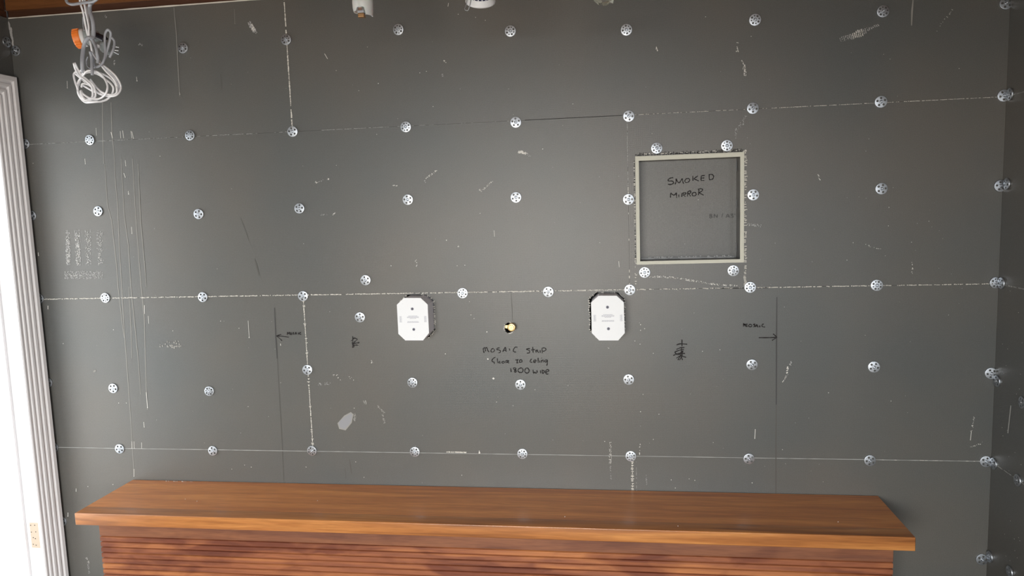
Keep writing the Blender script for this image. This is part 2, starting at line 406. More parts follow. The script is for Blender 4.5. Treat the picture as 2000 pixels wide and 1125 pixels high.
# ------------------------------------------------------------------ joints: frayed fibre along the board edges
def fray(bm, p, q, step, width, on, amp, eps=0.0008, axis='y', cross=0.0):
    d = (q-p); L = d.length; d.normalize(); n = int(L/step)
    s = d.cross(Vector((0, -1, 0)) if axis == 'y' else Vector((-1, 0, 0)))
    run = 1
    for i in range(n):
        if rnd.random() > on: continue
        a = p+d*(i*step)+s*rnd.uniform(-amp, amp); ln = step*rnd.uniform(0.5, 1.25)
        if rnd.random() < cross:
            ribbon(bm, [a-s*width*rnd.uniform(.8, 1.9), a+s*width*rnd.uniform(.8, 1.9)], step*0.55, eps, axis)
        else:
            ribbon(bm, [a, a+d*ln], width*rnd.uniform(0.55, 1.2), eps, axis)
bmF = bmesh.new(); bmJ = bmesh.new(); bmB = bmesh.new()
def X(x, z): return Vector((x, 0, z))
# upper joint
fray(bmJ, X(XL, H1), X(JA, H1), 0.006, 0.0016, 0.55, 0.0005)
fray(bmJ, X(JA+.11, H1), X(-0.42, H1), 0.005, 0.0018, 0.9, 0.0003)
fray(bmJ, X(-0.42, H1), X(0.02, H1), 0.006, 0.0013, 0.3, 0.0004)
fray(bmF, X(JC+.02, H1), X(0.86, H1), 0.006, 0.0014, 0.50, 0.0004)
fray(bmF, X(0.86, H1), X(XR, H1), 0.006, 0.0017, 0.82, 0.0003)
# middle joint
fray(bmF, X(XL, H2), X(JA, H2), 0.005, 0.0030, 0.82, 0.0008)
fray(bmF, X(JA, H2), X(-0.30, H2), 0.005, 0.0032, 0.92, 0.0007)
fray(bmF, X(-0.30, H2), X(JC, H2), 0.006, 0.0034, 0.85, 0.0007)
fray(bmF, X(JC, H2), X(0.80, H2), 0.006, 0.0028, 0.62, 0.0007)
fray(bmF, X(0.80, H2), X(XR, H2), 0.006, 0.0026, 0.80, 0.0005)
# lower joint
ribbon(bmJ, [X(XL+(XR-XL)*i/160, H3) for i in range(161)], 0.0019, 0.0008, jitter=0.35)
fray(bmF, X(1.15, H3), X(XR, H3), 0.008, 0.0014, 0.7, 0.0002)
fray(bmF, W(872, 882.5), W(912, 883.5), 0.004, 0.004, 1.0, 0.0004)
# upright joints
fray(bmF, X(JA, H1), X(JA, TOP), 0.006, 0.0044, 0.97, 0.0004)
fray(bmF, X(JA, H3), X(JA, H2), 0.004, 0.0032, 0.97, 0.0004, cross=0.14)
fray(bmJ, X(JC, 1.55), X(JC, H1), 0.006, 0.0022, 0.8, 0.0003)
fray(bmF, X(JC, H2), X(JC, 1.56), 0.010, 0.0026, 0.22, 0.0004)
fray(bmF, X(JC, 0.45), X(JC, H3), 0.0045, 0.0030, 0.8, 0.0004, cross=0.6)
fray(bmJ, X(JC+0.014, 0.45), X(JC+0.014, H3), 0.006, 0.0012, 0.5, 0.0003)
# around the niche: knife-cut edges
fray(bmF, X(NX1+0.004, H2), X(NX1+0.004, NZ1), 0.0044, 0.0027, 0.66, 0.0020, cross=0.75)
fray(bmF, X(NX0-0.003, H2+.02), X(NX0-0.003, NZ0), 0.0044, 0.0020, 0.5, 0.0012, cross=0.75)
fray(bmF, X(NX0-0.003, NZ0), X(NX0-0.003, NZ1), 0.0044, 0.0016, 0.45, 0.0008, cross=0.6)
fray(bmB, X(NX0-0.003, NZ0), X(NX0-0.003, NZ1), 0.0044, 0.0016, 0.40, 0.0008, eps=0.001, cross=0.6)
fray(bmB, X(NX0, NZ1+0.004), X(NX1, NZ1+0.004), 0.004, 0.0042, 0.9, 0.0012, cross=0.5)
fray(bmF, X(NX0+.02, NZ1+0.006), X(NX1+.01, NZ1+0.006), 0.005, 0.0022, 0.45, 0.0014, eps=0.001)
fray(bmF, W(1448, 299), W(1458, 293.5), 0.002, 0.005, 0.9, 0.002, eps=0.0012)
# around the cut-outs
for hole in (lhole, rhole, phole):
    for i in range(len(hole)):
        a = hole[i]; b = hole[(i+1) % len(hole)]
        if a[1] > H2-0.006 and b[1] > H2-0.006: continue
        p = X(*a); q = X(*b); L = (q-p).length
        if hole is phole: fray(bmF, p, q, 0.003, 0.0040, 0.72, 0.0012)
        else: fray(bmF, p, q, 0.0034, 0.0019, 0.6, 0.0014, cross=0.5)
pos = [(1453, 304), (1453, 560)]
o = link('frayed_joint_fibres', bmF, FRAY, wb, recalc=False); o['kind'] = 'stuff'
o = link('joint_edge_line', bmJ, JOINTF, wb, recalc=False); o['kind'] = 'stuff'
# dark open gaps
ribbon(bmB, [X(W(1025, 237.6).x, H1), X(W(1215, 227.2).x, H1)], 0.0017, 0.0009)
ribbon(bmB, [W(1400, 563.7), W(1455, 562.7), W(1500, 562)], 0.002, 0.0012)
o = link('open_gap', bmB, DARK, wb, recalc=False); o['kind'] = 'stuff'
# right wall joints
bm = bmesh.new()
for z, wd in ((H1, 0.002), (H2, 0.0034), (H3, 0.003)):
    fray(bm, Vector((XR, -0.01, z)), Vector((XR, -1.1, z)), 0.006, wd, 0.92, 0.0003, axis='x')
ribbon(bm, [WX(1975, 792, XR), WX(1972, 820, XR), WX(1969, 846, XR)], 0.006, 0.0008, 'x')
o = link('joint_edge_line', bm, JOINTF, wrt, recalc=False); o['kind'] = 'stuff'

# ------------------------------------------------------------------ plaster drips, scuffs and dust on the boards
RUB = mat('grey_rub_mark', (0.27, 0.275, 0.29), 0.7)
brub = bmesh.new(); bw = bmesh.new(); bf = bmesh.new(); bp_ = bmesh.new(); bd = bmesh.new()
def drip(pts, wd=2.0, b=None, px_dot=0):
    P = [W(*p) for p in pts]; ribbon(b if b is not None else bw, P, wd*0.00178, taper=True)
    if px_dot: blob(b if b is not None else bw, P[-1], px_dot*0.00178, eps=0.0009)
def dots(p0, p1, wpx, n, b=None, s=0.8):
    for _ in range(n):
        t = rnd.random(); x = p0[0]+(p1[0]-p0[0])*t; y = p0[1]+(p1[1]-p0[1])*t
        dx, dy = p1[0]-p0[0], p1[1]-p0[1]; L = max(1e-3, math.hypot(dx, dy)); o_ = rnd.uniform(-.5, .5)*wpx
        blob(b if b is not None else bw, W(x-dy/L*o_, y+dx/L*o_), s*0.00178*rnd.uniform(.5, 1.1), s*0.00178*rnd.uniform(.6, 1.3), eps=0.0009, n=5)
# long runs at the door end
for pts in ([(205, 320), (210, 400), (218, 430), (228, 520), (231, 562), (240, 640), (243, 660)], [(223, 300), (226, 360), (230, 400), (233, 480), (238, 562), (243, 650), (247, 700), (252, 770), (257, 840), (262, 928)],
            [(259, 310), (264, 400), (271, 500), (276, 560), (282, 620), (284, 700), (286, 760), (288, 800)], [(237, 310), (243, 420), (251, 480), (256, 560), (264, 640), (270, 700), (275, 770)],
            [(270, 320), (275, 430), (283, 520), (286, 560)], [(200, 190), (201, 270), (203, 320)], [(217, 200), (219, 262), (223, 300)], [(252, 560), (256, 640), (258, 700)]):
    drip(pts, 1.5, bf)
drip([(340, 15), (345, 70), (349, 150), (351.5, 188)], 1.4, bf, 0); dots((351, 180), (352, 190), 2, 5)
drip([(1783, 0), (1781, 22), (1780, 50)], 3.0, bf)
drip([(458, 18), (459, 46)], 0.9, bf, 0.9)
for a, b, wd, dt in [((131.5, 158), (132, 172), 1.2, .9), ((267, 150), (268, 158), 1.4, 1.2), ((188, 250), (189, 265), 1.2, 0), ((217, 258), (220, 270), 2.2, 0), ((240, 255), (242, 270), 1.6, 0), ((235, 256), (236, 270), 1.4, 0),
                     ((256, 256), (258, 270), 1.4, 0), ((258, 257), (261, 270), 1.4, .9), ((166, 310), (167, 320), 1.4, .9), ((245, 313), (246, 324), 1.4, .9), ((242, 338), (245, 346), 1.7, 1.1), ((251, 373), (251.5, 379), 1.5, 1.2),
                     ((257, 443), (258, 456), 1.4, 1.1), ((74.8, 493), (75.5, 500), 2.4, 0), ((94, 597), (94, 604), 2.4, 0), ((290, 617), (291, 632), 1.3, 0), ((282.5, 596), (283, 613), 1.8, 0), ((286, 766), (288.5, 796), 1.8, 1.2),
                     ((281, 824), (282, 834), 1.6, .9), ((485, 626), (487, 659), 1.2, 1.2), ((258, 862), (258, 875), 1.2, .8), ((262, 862), (262.5, 875), 1.2, .8), ((277, 864), (277, 876), 1.2, .8), ((262, 916), (262, 930), 1.4, .8),
                     ((634, 105), (640, 115), 1.8, 0), ((1282, 92), (1284, 99), 2.0, 1.2), ((1282, 91), (1281, 97), 1.2, 0), ((1208.5, 510), (1209.5, 522), 1.6, 0), ((1897, 843), (1895, 860), 1.6, 0), ((1475, 838), (1474, 857), 1.8, 0), ((965, 450), (966, 462), .9, 0),
                     ((876, 6), (875, 13), 1.5, 0), ((149, 954), (149, 959), 1.8, 1.1), ((133, 1001), (133, 1008), 2.4, 1.3), ((936, 880), (936.5, 884), 2.6, 2.2), ((548, 671), (548.5, 675), 1.8, 0)]:
    drip([a, b], wd, bw, dt)
for x0, x1 in ((128, 137), (146, 157), (166, 178), (189, 201)):      # comb-like trowel mark
    dots(((x0+x1)/2, 449), ((x0+x1)/2+1.5, 518), x1-x0, 150 if x0 < 160 else 80, bp_, 1.1)
    dots(((x0+x1)/2, 455), ((x0+x1)/2+1.5, 516), (x1-x0)*.7, 75 if x0 < 160 else 28, bw, 0.9)
dots((126, 537), (201, 537), 15, 260, bp_, 1.0); dots((126, 537), (160, 537), 13, 24, bw, .7)
for i in range(22):                                                   # comb scuff at upper right
    t = i/21; x = 1640+t*74; y = 78-26*t; h = 9+8*math.exp(-((t-.5)/.2)**2)
    if .25 < t < .7: y -= -2
    dots((x, y-h*.5), (x+2.5, y+h*.5-6*t), 1.6, int(4+18*math.exp(-((t-.45)/.22)**2)+4), bw if .3 < t < .6 else bp_, 0.85)
dots((1440, 83), (1441, 101), 3, 18); dots((1437, 100), (1442, 101), 2, 5); dots((1449, 118), (1454, 130), 2, 9); dots((1452, 122), (1456, 148), 6, 34); dots((1454, 125), (1454.5, 146), 1.5, 18)
dots((1456, 226), (1450, 240), 4, 14, bp_, .7); dots((1450, 240), (1437, 255), 8, 22, bp_, .7); dots((1437, 250), (1437, 272), 3, 14, bp_, .7)
dots((1012, 296.5), (1030, 300), 5, 46, bw, 1.0); dots((1013, 296.5), (1022, 297.5), 4, 22, bw, 1.5); dots((1028, 299), (1036, 306), 4, 10, bp_, .7)
for seg, n in (((616, 355, 620, 358), 9), ((639, 348, 643, 350), 10), ((620, 355, 640, 350), 8), ((766, 362, 776, 362), 9), ((830, 350, 853, 333), 34), ((829, 352, 831, 358), 6), ((937, 376, 963, 353), 30), ((936, 370, 944, 376), 12),
               ((626, 420, 640, 418), 8), ((650, 420, 655, 416), 10), ((812, 508, 815, 522), 10), ((1597, 340, 1602, 352), 14), ((1782, 512, 1782, 534), 12), ((1690, 478, 1722, 488), 12), ((867, 116, 870, 123), 12), ((864, 144, 865, 150), 7),
               ((1903, 813, 1897, 843), 20), ((1828, 62, 1860, 19), 14), ((1895, 874, 1915, 866), 12)):
    dots(seg[:2], seg[2:], 3, n, bw if n > 8 else bp_, .75)
sq = [(1266, 541), (1290, 540), (1320, 543), (1345, 547), (1372, 551), (1400, 556), (1440, 558)]
for a, b in zip(sq, sq[1:]): dots(a, b, 3.2, int((b[0]-a[0])*.95), bw, .8)
dots((1459, 438), (1487, 441), 5, 36, bp_, .8)
dots((1192, 863), (1192, 905), 5, 60, bw, .7); dots((1192, 900), (1193, 936), 2, 22, bp_, .7); dots((1250, 866), (1249, 888), 2, 14); dots((1262, 926), (1263, 946), 2, 14, bp_, .7)
dots((1545, 706), (1543, 713), 4, 14, bp_, 1.0); dots((1538.5, 716), (1537, 729), 2.6, 16, bw, 1.2); dots((1537, 732), (1528, 746), 1.6, 14); dots((1540, 728), (1532, 742), 1.6, 6, bp_, .7)
dots((168, 1088), (175, 1098), 3, 14); dots((172, 1096), (175, 1120), 3, 30, bp_, .8)
dots((650, 733), (662, 731), 4, 7); dots((660, 737), (666, 743), 3, 4); dots((681, 736), (694, 742), 4, 5); dots((622, 749), (646, 749), 6, 22, bp_, .8); dots((725, 704), (727, 709), 3, 6)
for outl, b, ep in (([(645, 1050), (655, 1085), (690, 1102), (722, 1070), (742, 1040), (752, 990), (738, 980), (705, 996), (672, 1020)], brub, .0010), ([(636, 1056), (650, 1100), (700, 1110), (748, 1050), (760, 985), (738, 968), (690, 995)], bf, .0008)):
    b.faces.new([b.verts.new(W(500+a/3.99, 562+c/3.99)+Vector((rnd.uniform(-.001, .001), -ep, rnd.uniform(-.001, .001)))) for a, c in outl])   # grey-white rub below the left box
dots((692, 806), (694, 822), 5, 26, bf, 1.2); dots((737, 793), (751, 806), 3, 22, bf, 1.2); dots((747, 806), (751, 826), 3, 18, bf, 1.2); dots((711, 780), (715, 789), 5, 18, bf, 1.2)
dots((486, 43), (500, 66), 7, 60, bp_, 1.5); dots((490, 48), (497, 60), 5, 30, bw, 1.2)
dots((224, 118), (224, 128), 3, 10, bp_, 1.2); dots((272, 86), (280, 89), 4, 9, bp_, 1.2); dots((205, 31), (209, 34), 3, 6, bp_, 1); dots((182, 726), (189, 724), 3, 8, bf, 1.6); dots((310, 670), (356, 674), 14, 30, bf, 2.0)
for a in ((65, 319), (222, 644), (124, 671), (338, 646), (467, 641), (431, 627), (485, 794), (313, 305), (701, 177), (739, 163), (846, 208), (833, 139.5), (820, 142.5), (895, 28), (929, 34), (948, 40), (657, 138), (896, 481), (764, 519),
          (908, 518), (872, 469), (1378, 33), (1467, 71), (1119, 203), (1666, 474), (1654, 508), (1736, 405), (1735, 441), (1780, 473), (1814, 432), (951, 648), (917, 589), (920, 615), (926, 622), (870, 691), (970, 785), (692, 797),
          (1251, 634), (1251, 645), (1259, 642), (1240, 666), (1250, 672), (1189, 680), (1276, 690), (1045, 761), (1256, 770), (1251, 804), (1406, 683), (1372, 686), (1287, 809), (1740, 783), (1618, 767), (1873, 134), (1990, 894), (1528, 878),
          (711, 932), (695, 902), (902, 928), (598, 912), (453, 916), (478, 908), (491, 912), (172, 950), (221, 946), (1181, 862), (1276, 858), (1311, 937), (1346, 935), (1357, 938), (1319, 953), (1469, 943), (247, 787), (232, 787), (251, 375), (1060, 291), (893, 519)):
    blob(bw, W(*a), 0.0014*rnd.uniform(.8, 1.3), 0.0014*rnd.uniform(.8, 1.3), eps=0.0009)
blob(bw, W(964, 739), 0.0042, 0.0036, eps=0.001, n=9); blob(bw, W(951, 648), .0024, eps=0.001); blob(bw, W(953, 701), .003, eps=0.001); blob(bw, W(895, 481), .0032, eps=0.001); blob(bd, W(894.5, 480.5), .0016, eps=0.0014)
for _ in range(330):                                                  # fine dust, thicker low on the right
    x = rnd.uniform(150, 1930); y = rnd.uniform(40, 960)
    if rnd.random() > 0.25+0.75*(x/2000)*(y/960): continue
    blob(bw if rnd.random() < .45 else bp_, W(x, y), 0.0009*rnd.uniform(.6, 1.4), eps=0.0009, n=5)
for _ in range(60):
    blob(bw, WX(rnd.uniform(1958, 1998), rnd.uniform(560, 1110), XR), 0.002, 0.001, eps=0.0009, axis='x', n=5) if rnd.random() < .5 else None
for pts, wd in (([(470, 425), (480, 452), (486, 470)], 1.4), ([(497, 505), (502, 522), (506, 538)], 3.5), ([(683, 897), (685, 912), (687, 925)], 2.2), ([(674, 915), (676, 935)], 1.6), ([(431, 145), (434, 175)], 1.4)):
    drip(pts, wd, bd)
for bb, nme, mm in ((bw, 'plaster_specks', CHALK), (bf, 'plaster_film_runs', FAINT), (brub, 'grey_rub_mark', RUB), (bp_, 'pale_scuff_marks', PALE), (bd, 'dark_rub_marks', SCRATCH_DK)):
    o = link(nme, bb, mm, wb, recalc=False); o['kind'] = 'stuff'

# ------------------------------------------------------------------ handwriting and setting-out lines on the boards
def strokes(name, lst, ox, oy, s, wd, material, parent, y=0.0, jit=0.35):
    bm = bmesh.new()
    for i, st in enumerate(lst):
        P = smooth_path([Vector((ox+a/s, oy+b/s, 0)) for a, b in st], 4) if len(st) > 2 else [Vector((ox+st[0][0]/s, oy+st[0][1]/s, 0)).lerp(Vector((ox+st[1][0]/s, oy+st[1][1]/s, 0)), k/4) for k in range(5)]
        ribbon(bm, [W(p.x, p.y, y) for p in P], wd, 0.0010+0.00002*i, jitter=jit)
    o = link(name, bm, material, parent, recalc=False); o['kind'] = 'stuff'; return o
MOS = [[(455, 290), (440, 230), (445, 200), (470, 190), (480, 230), (487, 262)], [(487, 195), (510, 190), (525, 240), (552, 276)], [(640, 205), (605, 215), (590, 245), (600, 275), (640, 270), (660, 245), (650, 220)],
       [(760, 195), (715, 200), (705, 225), (750, 235), (775, 255), (770, 280), (735, 292)], [(820, 270), (845, 220), (870, 185), (880, 225), (885, 272)], [(825, 242), (880, 240)], [(948, 205), (956, 245)], [(1105, 185), (1070, 178), (1040, 205), (1025, 245), (1040, 270), (1080, 275)],
       [(1350, 205), (1300, 210), (1290, 225), (1330, 240), (1345, 265), (1335, 290), (1290, 295)], [(1405, 175), (1408, 230), (1415, 290)], [(1375, 235), (1445, 228)], [(1465, 235), (1472, 285)], [(1468, 250), (1485, 236), (1503, 234)], [(1505, 240), (1495, 258), (1530, 290)], [(1548, 240), (1555, 290)], [(1585, 190), (1592, 295)], [(1585, 200), (1640, 195), (1665, 225), (1640, 250), (1600, 260)],
       [(680, 375), (640, 395), (610, 435), (625, 465), (660, 470)], [(655, 465), (655, 505)], [(715, 400), (720, 490)], [(772, 460), (745, 465), (745, 485), (780, 488)], [(825, 455), (805, 470), (812, 490), (845, 488), (850, 465), (825, 455)], [(885, 490), (880, 445), (930, 440), (935, 460), (900, 468), (945, 490)],
       [(1065, 430), (1130, 428)], [(1100, 430), (1102, 480)], [(1085, 485), (1125, 485)], [(1150, 430), (1145, 470), (1170, 470), (1195, 465), (1190, 430), (1150, 430)],
       [(1385, 405), (1352, 460), (1398, 478)], [(1430, 457), (1470, 450), (1462, 430), (1428, 435), (1425, 475), (1465, 480)], [(1510, 385), (1512, 485)], [(1540, 440), (1546, 480)], [(1578, 385), (1578, 397)], [(1575, 430), (1580, 480)], [(1578, 445), (1605, 430), (1615, 475)], [(1690, 430), (1650, 430), (1640, 460), (1670, 470), (1690, 430), (1690, 500), (1680, 540)],
       [(975, 590), (985, 665)], [(1070, 585), (1035, 583), (1030, 605), (1065, 625), (1085, 650), (1060, 668), (1048, 650), (1075, 605), (1070, 585)], [(1165, 585), (1125, 610), (1120, 650), (1160, 675), (1205, 665), (1215, 620), (1195, 590), (1165, 585)], [(1310, 588), (1275, 590), (1255, 620), (1250, 655), (1285, 685), (1325, 670), (1335, 630), (1310, 588)],
       [(1410, 620), (1420, 685), (1450, 665), (1460, 685), (1490, 675), (1485, 630)], [(1555, 630), (1560, 690)], [(1590, 620), (1595, 690), (1625, 675), (1630, 645), (1600, 630)], [(1660, 665), (1715, 650), (1710, 620), (1670, 625), (1655, 670), (1680, 705), (1710, 700)]]
tagw = strokes('handwriting', MOS, 900, 660, 10, 0.0031, PEN, wb); tagw['label'] = 'black marker note MOSAIC STRIP FLOOR TO CEILING 1800 WIDE'
LFT = [[(205, 662), (320, 668), (440, 685)], [(295, 630), (240, 645), (205, 662), (260, 705), (310, 755)], [(412, 640), (420, 590), (435, 620), (455, 585), (460, 635)], [(485, 595), (470, 615), (485, 635), (505, 620), (485, 595)], [(545, 592), (522, 602), (542, 618), (522, 632)], [(560, 635), (580, 590), (600, 632)], [(568, 618), (595, 618)], [(630, 592), (634, 630)], [(682, 592), (655, 600), (655, 625), (685, 630)]]
strokes('handwriting', LFT, 520, 590, 10, 0.0029, PEN, wb)
SC1 = [[(1690, 665), (1692, 760), (1697, 885)], [(1700, 700), (1780, 725), (1720, 780)], [(1660, 760), (1740, 690)], [(1680, 800), (1820, 800)], [(1740, 760), (1690, 840), (1780, 830)], [(1700, 815), (1800, 790), (1820, 780)], [(1675, 830), (1800, 850)], [(1690, 885), (1720, 860), (1670, 790)], [(1700, 890), (1680, 870)]]
strokes('crossed_out_mark', SC1, 520, 590, 10, 0.0027, PEN, wb)
RGT = [[(1245, 140), (1250, 90), (1265, 115), (1275, 95), (1272, 138)], [(1290, 95), (1305, 97)], [(1297, 97), (1294, 136)], [(1282, 136), (1308, 136)], [(1350, 100), (1325, 115), (1330, 138), (1362, 138), (1372, 118), (1350, 100)], [(1425, 98), (1395, 105), (1420, 122), (1395, 145)], [(1425, 145), (1445, 105), (1465, 148)], [(1432, 128), (1460, 128)], [(1490, 118), (1490, 148)], [(1550, 95), (1525, 110), (1530, 138), (1570, 143)], [(1475, 302), (1600, 303), (1740, 298)], [(1690, 245), (1722, 272), (1745, 300), (1710, 322), (1675, 345)]]
strokes('handwriting', RGT, 1290, 620, 7.692, 0.0031, PEN, wb)
SC2 = [[(322, 330), (322, 430)], [(240, 412), (300, 395), (400, 402)], [(240, 480), (300, 455), (360, 450)], [(210, 520), (290, 490), (350, 480)], [(190, 572), (270, 540), (370, 540)], [(240, 610), (300, 580), (385, 598)], [(320, 440), (310, 560), (330, 640)], [(280, 560), (340, 500), (300, 570), (260, 640)], [(300, 520), (330, 560), (285, 640)], [(215, 525), (260, 560), (330, 520)]]
strokes('crossed_out_mark', SC2, 1290, 620, 7.692, 0.0034, PEN, wb)
for pts, wd, mm, jt in (([W(536.3, 601), W(538.8, 660), W(541.5, 700)], 0.0034, PENCIL, .2), ([W(1517.2, 580), W(1516.5, 660), W(1516, 790)], 0.0038, PENCIL, .4),
                        ([W(541.5, 700), W(546.4, 787.6), W(550, 845.5), W(554, 938)], 0.0022, SCRATCH_DK, .2), ([W(1516, 790), W(1515.3, 860), W(1515.4, 968)], 0.0028, SCRATCH_DK, .4), ([W(998, 566), W(1000, 600), W(1001, 627)], 0.0014, SCRATCH_DK, .3)):
    bm = bmesh.new(); ribbon(bm, pts, wd, 0.0009, jitter=jt); link('setting_out_line', bm, mm, wb, recalc=False)

# ------------------------------------------------------------------ wall niche
ni = empty('wall_niche', (0.613, 0, NZ0)); tag(ni, 'square recessed wall niche with cream cut edges and SMOKED MIRROR written inside', 'niche')
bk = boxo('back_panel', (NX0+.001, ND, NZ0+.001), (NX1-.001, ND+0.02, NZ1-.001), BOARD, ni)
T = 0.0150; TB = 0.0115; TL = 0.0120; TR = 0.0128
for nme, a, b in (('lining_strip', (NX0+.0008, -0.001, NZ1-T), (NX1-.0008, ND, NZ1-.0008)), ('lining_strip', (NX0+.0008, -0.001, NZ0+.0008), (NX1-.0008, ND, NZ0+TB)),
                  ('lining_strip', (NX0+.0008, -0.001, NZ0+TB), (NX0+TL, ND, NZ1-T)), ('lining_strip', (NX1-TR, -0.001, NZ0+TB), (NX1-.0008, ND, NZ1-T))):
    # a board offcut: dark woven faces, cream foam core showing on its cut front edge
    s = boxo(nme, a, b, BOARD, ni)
    bm = bmesh.new(); box(bm, (a[0], a[1]-0.0012, a[2]), (b[0], a[1]-0.0001, b[2]))
    bmesh.ops.subdivide_edges(bm, edges=list(bm.edges), cuts=9, use_grid_fill=True)
    for v in bm.verts: v.co += Vector((rnd.uniform(-.0006, .0006), rnd.uniform(-.0003, 0), rnd.uniform(-.0006, .0006)))
    link('foam_edge', bm, FOAM, s)
for z0, z1 in ((NZ1-.062, NZ1-.024), (1.468, 1.500), (1.318, 1.350)):  # zinc strips put in as silver glints on the dark right side
    bm = bmesh.new(); ribbon(bm, [Vector((NX1-TR, ND-0.020, z0)), Vector((NX1-TR, ND-0.017, (z0+z1)/2)), Vector((NX1-TR, ND-0.020, z1))], 0.014, 0.001, 'x', taper=True)
    link('silver_glint', bm, ZINC, ni, recalc=False)
bm = bmesh.new()
for i in range(40):
    t = rnd.random(); blob(bm, Vector((NX0+.03+t*(NX1-NX0-.06), ND, NZ0+TB+0.004+rnd.random()*0.004)), .003, .002, eps=.001)
ribbon(bm, [Vector((NX0+.02+i*(NX1-NX0-.04)/20, ND, NZ0+TB+.002)) for i in range(21)], 0.004, .0012, jitter=.7)
o = link('sealant_bead', bm, PALE, ni, recalc=False)
SMO = [[(550, 270), (490, 280), (450, 310), (460, 335), (520, 335), (555, 355), (545, 385), (500, 405), (445, 400)], [(585, 400), (605, 340), (603, 290)], [(603, 290), (660, 372), (725, 285)], [(725, 285), (735, 340), (750, 390)], [(850, 285), (800, 295), (775, 335), (795, 365), (845, 355), (870, 315), (850, 285)],
       [(930, 235), (935, 330)], [(1030, 235), (950, 290)], [(950, 290), (1045, 335)], [(1165, 225), (1095, 235)], [(1095, 235), (1090, 325)], [(1090, 325), (1155, 325)], [(1095, 280), (1155, 275)], [(1250, 212), (1250, 270), (1256, 312)], [(1238, 214), (1300, 208), (1335, 235), (1330, 280), (1300, 306), (1256, 312)],
       [(495, 660), (500, 570)], [(500, 570), (560, 612), (610, 565)], [(610, 565), (615, 665)], [(655, 600), (658, 655)], [(715, 645), (715, 580)], [(715, 580), (790, 565), (785, 595), (725, 608)], [(740, 605), (785, 640)], [(825, 635), (835, 540)], [(835, 540), (885, 530), (890, 565), (840, 585)], [(850, 583), (890, 635)], [(955, 555), (920, 580), (925, 620), (970, 625), (995, 600), (985, 565), (955, 555)], [(1030, 500), (1075, 485), (1120, 500), (1110, 530), (1040, 572)], [(1040, 572), (1085, 582), (1140, 612)], [(1052, 500), (1046, 560), (1040, 610)]]
h = strokes('handwriting', SMO, 1260, 320, 10, 0.0031, PEN, ni, ND); h['label'] = 'black marker words SMOKED MIRROR'
BN = [[(1265, 985), (1265, 1055), (1300, 1050), (1305, 1028), (1272, 1020), (1300, 1008), (1293, 985), (1265, 985)], [(1345, 1055), (1350, 985)], [(1350, 985), (1405, 1050)], [(1405, 1050), (1410, 985)], [(1490, 1050), (1520, 970)], [(1580, 1050), (1610, 980), (1645, 1050)], [(1590, 1028), (1635, 1028)], [(1665, 985), (1715, 980), (1685, 1010), (1715, 1020), (1710, 1045), (1665, 1050)], [(1745, 980), (1748, 992)], [(1760, 980), (1763, 992)]]
h = strokes('handwriting', BN, 1260, 320, 10, 0.0024, PEN_FAINT, ni, ND); h['label'] = 'faded note BN / A3'

# ------------------------------------------------------------------ washers
def washer_mesh(kind):
    bm = bmesh.new(); R = 0.0190
    ring = lambda r, n, ph=0.0, cx=0, cz=0: [(cx+r*math.cos(2*math.pi*i/n+ph), cz+r*math.sin(2*math.pi*i/n+ph)) for i in range(n)]
    holes = []
    if kind == 5:
        for k in range(5):
            a = 2*math.pi*k/5+.3; holes.append(ring(0.0036, 12, 0, 0.0117*math.cos(a), 0.0117*math.sin(a)))
    else:
        for k in range(8):
            a = 2*math.pi*k/8+.2; holes.append(ring(0.0034 if k % 2 == 0 else 0.0023, 12, 0, 0.0122*math.cos(a), 0.0122*math.sin(a)))
    holes.append(ring(0.0052, 16))
    plate(bm, ring(R-0.0012, 32), holes, -0.0040, -0.0022)
    for v in bm.verts:                                   # shallow dome
        r2 = (v.co.x**2+v.co.z**2)/R**2; v.co.y -= 0.0013*(1-r2)
    # rolled rim down to the board, countersunk hub
    rings = [[bm.verts.new((x, y, z)) for x, z in ring(r, 32)] for r, y in ((R-0.0012, -0.0041), (R-0.0004, -0.0039), (R, -0.0028), (R, -0.0001))]
    for A, B in zip(rings, rings[1:]):
        for i in range(32): bm.faces.new((A[i], A[(i+1) % 32], B[(i+1) % 32], B[i]))
    rings = [[bm.verts.new((x, y, z)) for x, z in ring(r, 16)] for r, y in ((0.0056, -0.0052), (0.0050, -0.0056), (0.0040, -0.0046), (0.0026, -0.0026))]
    for A, B in zip(rings, rings[1:]):
        for i in range(16): bm.faces.new((A[i], A[(i+1) % 16], B[(i+1) % 16], B[i]))
    bmesh.ops.recalc_face_normals(bm, faces=bm.faces)
    me = bpy.data.meshes.new('perforated_washer'); bm.to_mesh(me); bm.free(); me.materials.append(ZINC)
    return me
def screw_mesh():
    bm = bmesh.new(); lathe(bm, [(-0.012, 0.0012), (0.0018, 0.0014), (0.0042, 0.0038), (0.0052, 0.0038), (0.0057, 0.0032), (0.0057, 0.0014), (0.0046, 0.0009), (0.0046, 0.0)], (0, 0, 0), (0, -1, 0), 14)
    bmesh.ops.recalc_face_normals(bm, faces=bm.faces)
    me = bpy.data.meshes.new('screw_head'); bm.to_mesh(me); bm.free(); me.materials.append(SCREW)
    for p in me.polygons: p.use_smooth = True
    return me
WM = {5: washer_mesh(5), 8: washer_mesh(8)}; SM = screw_mesh()
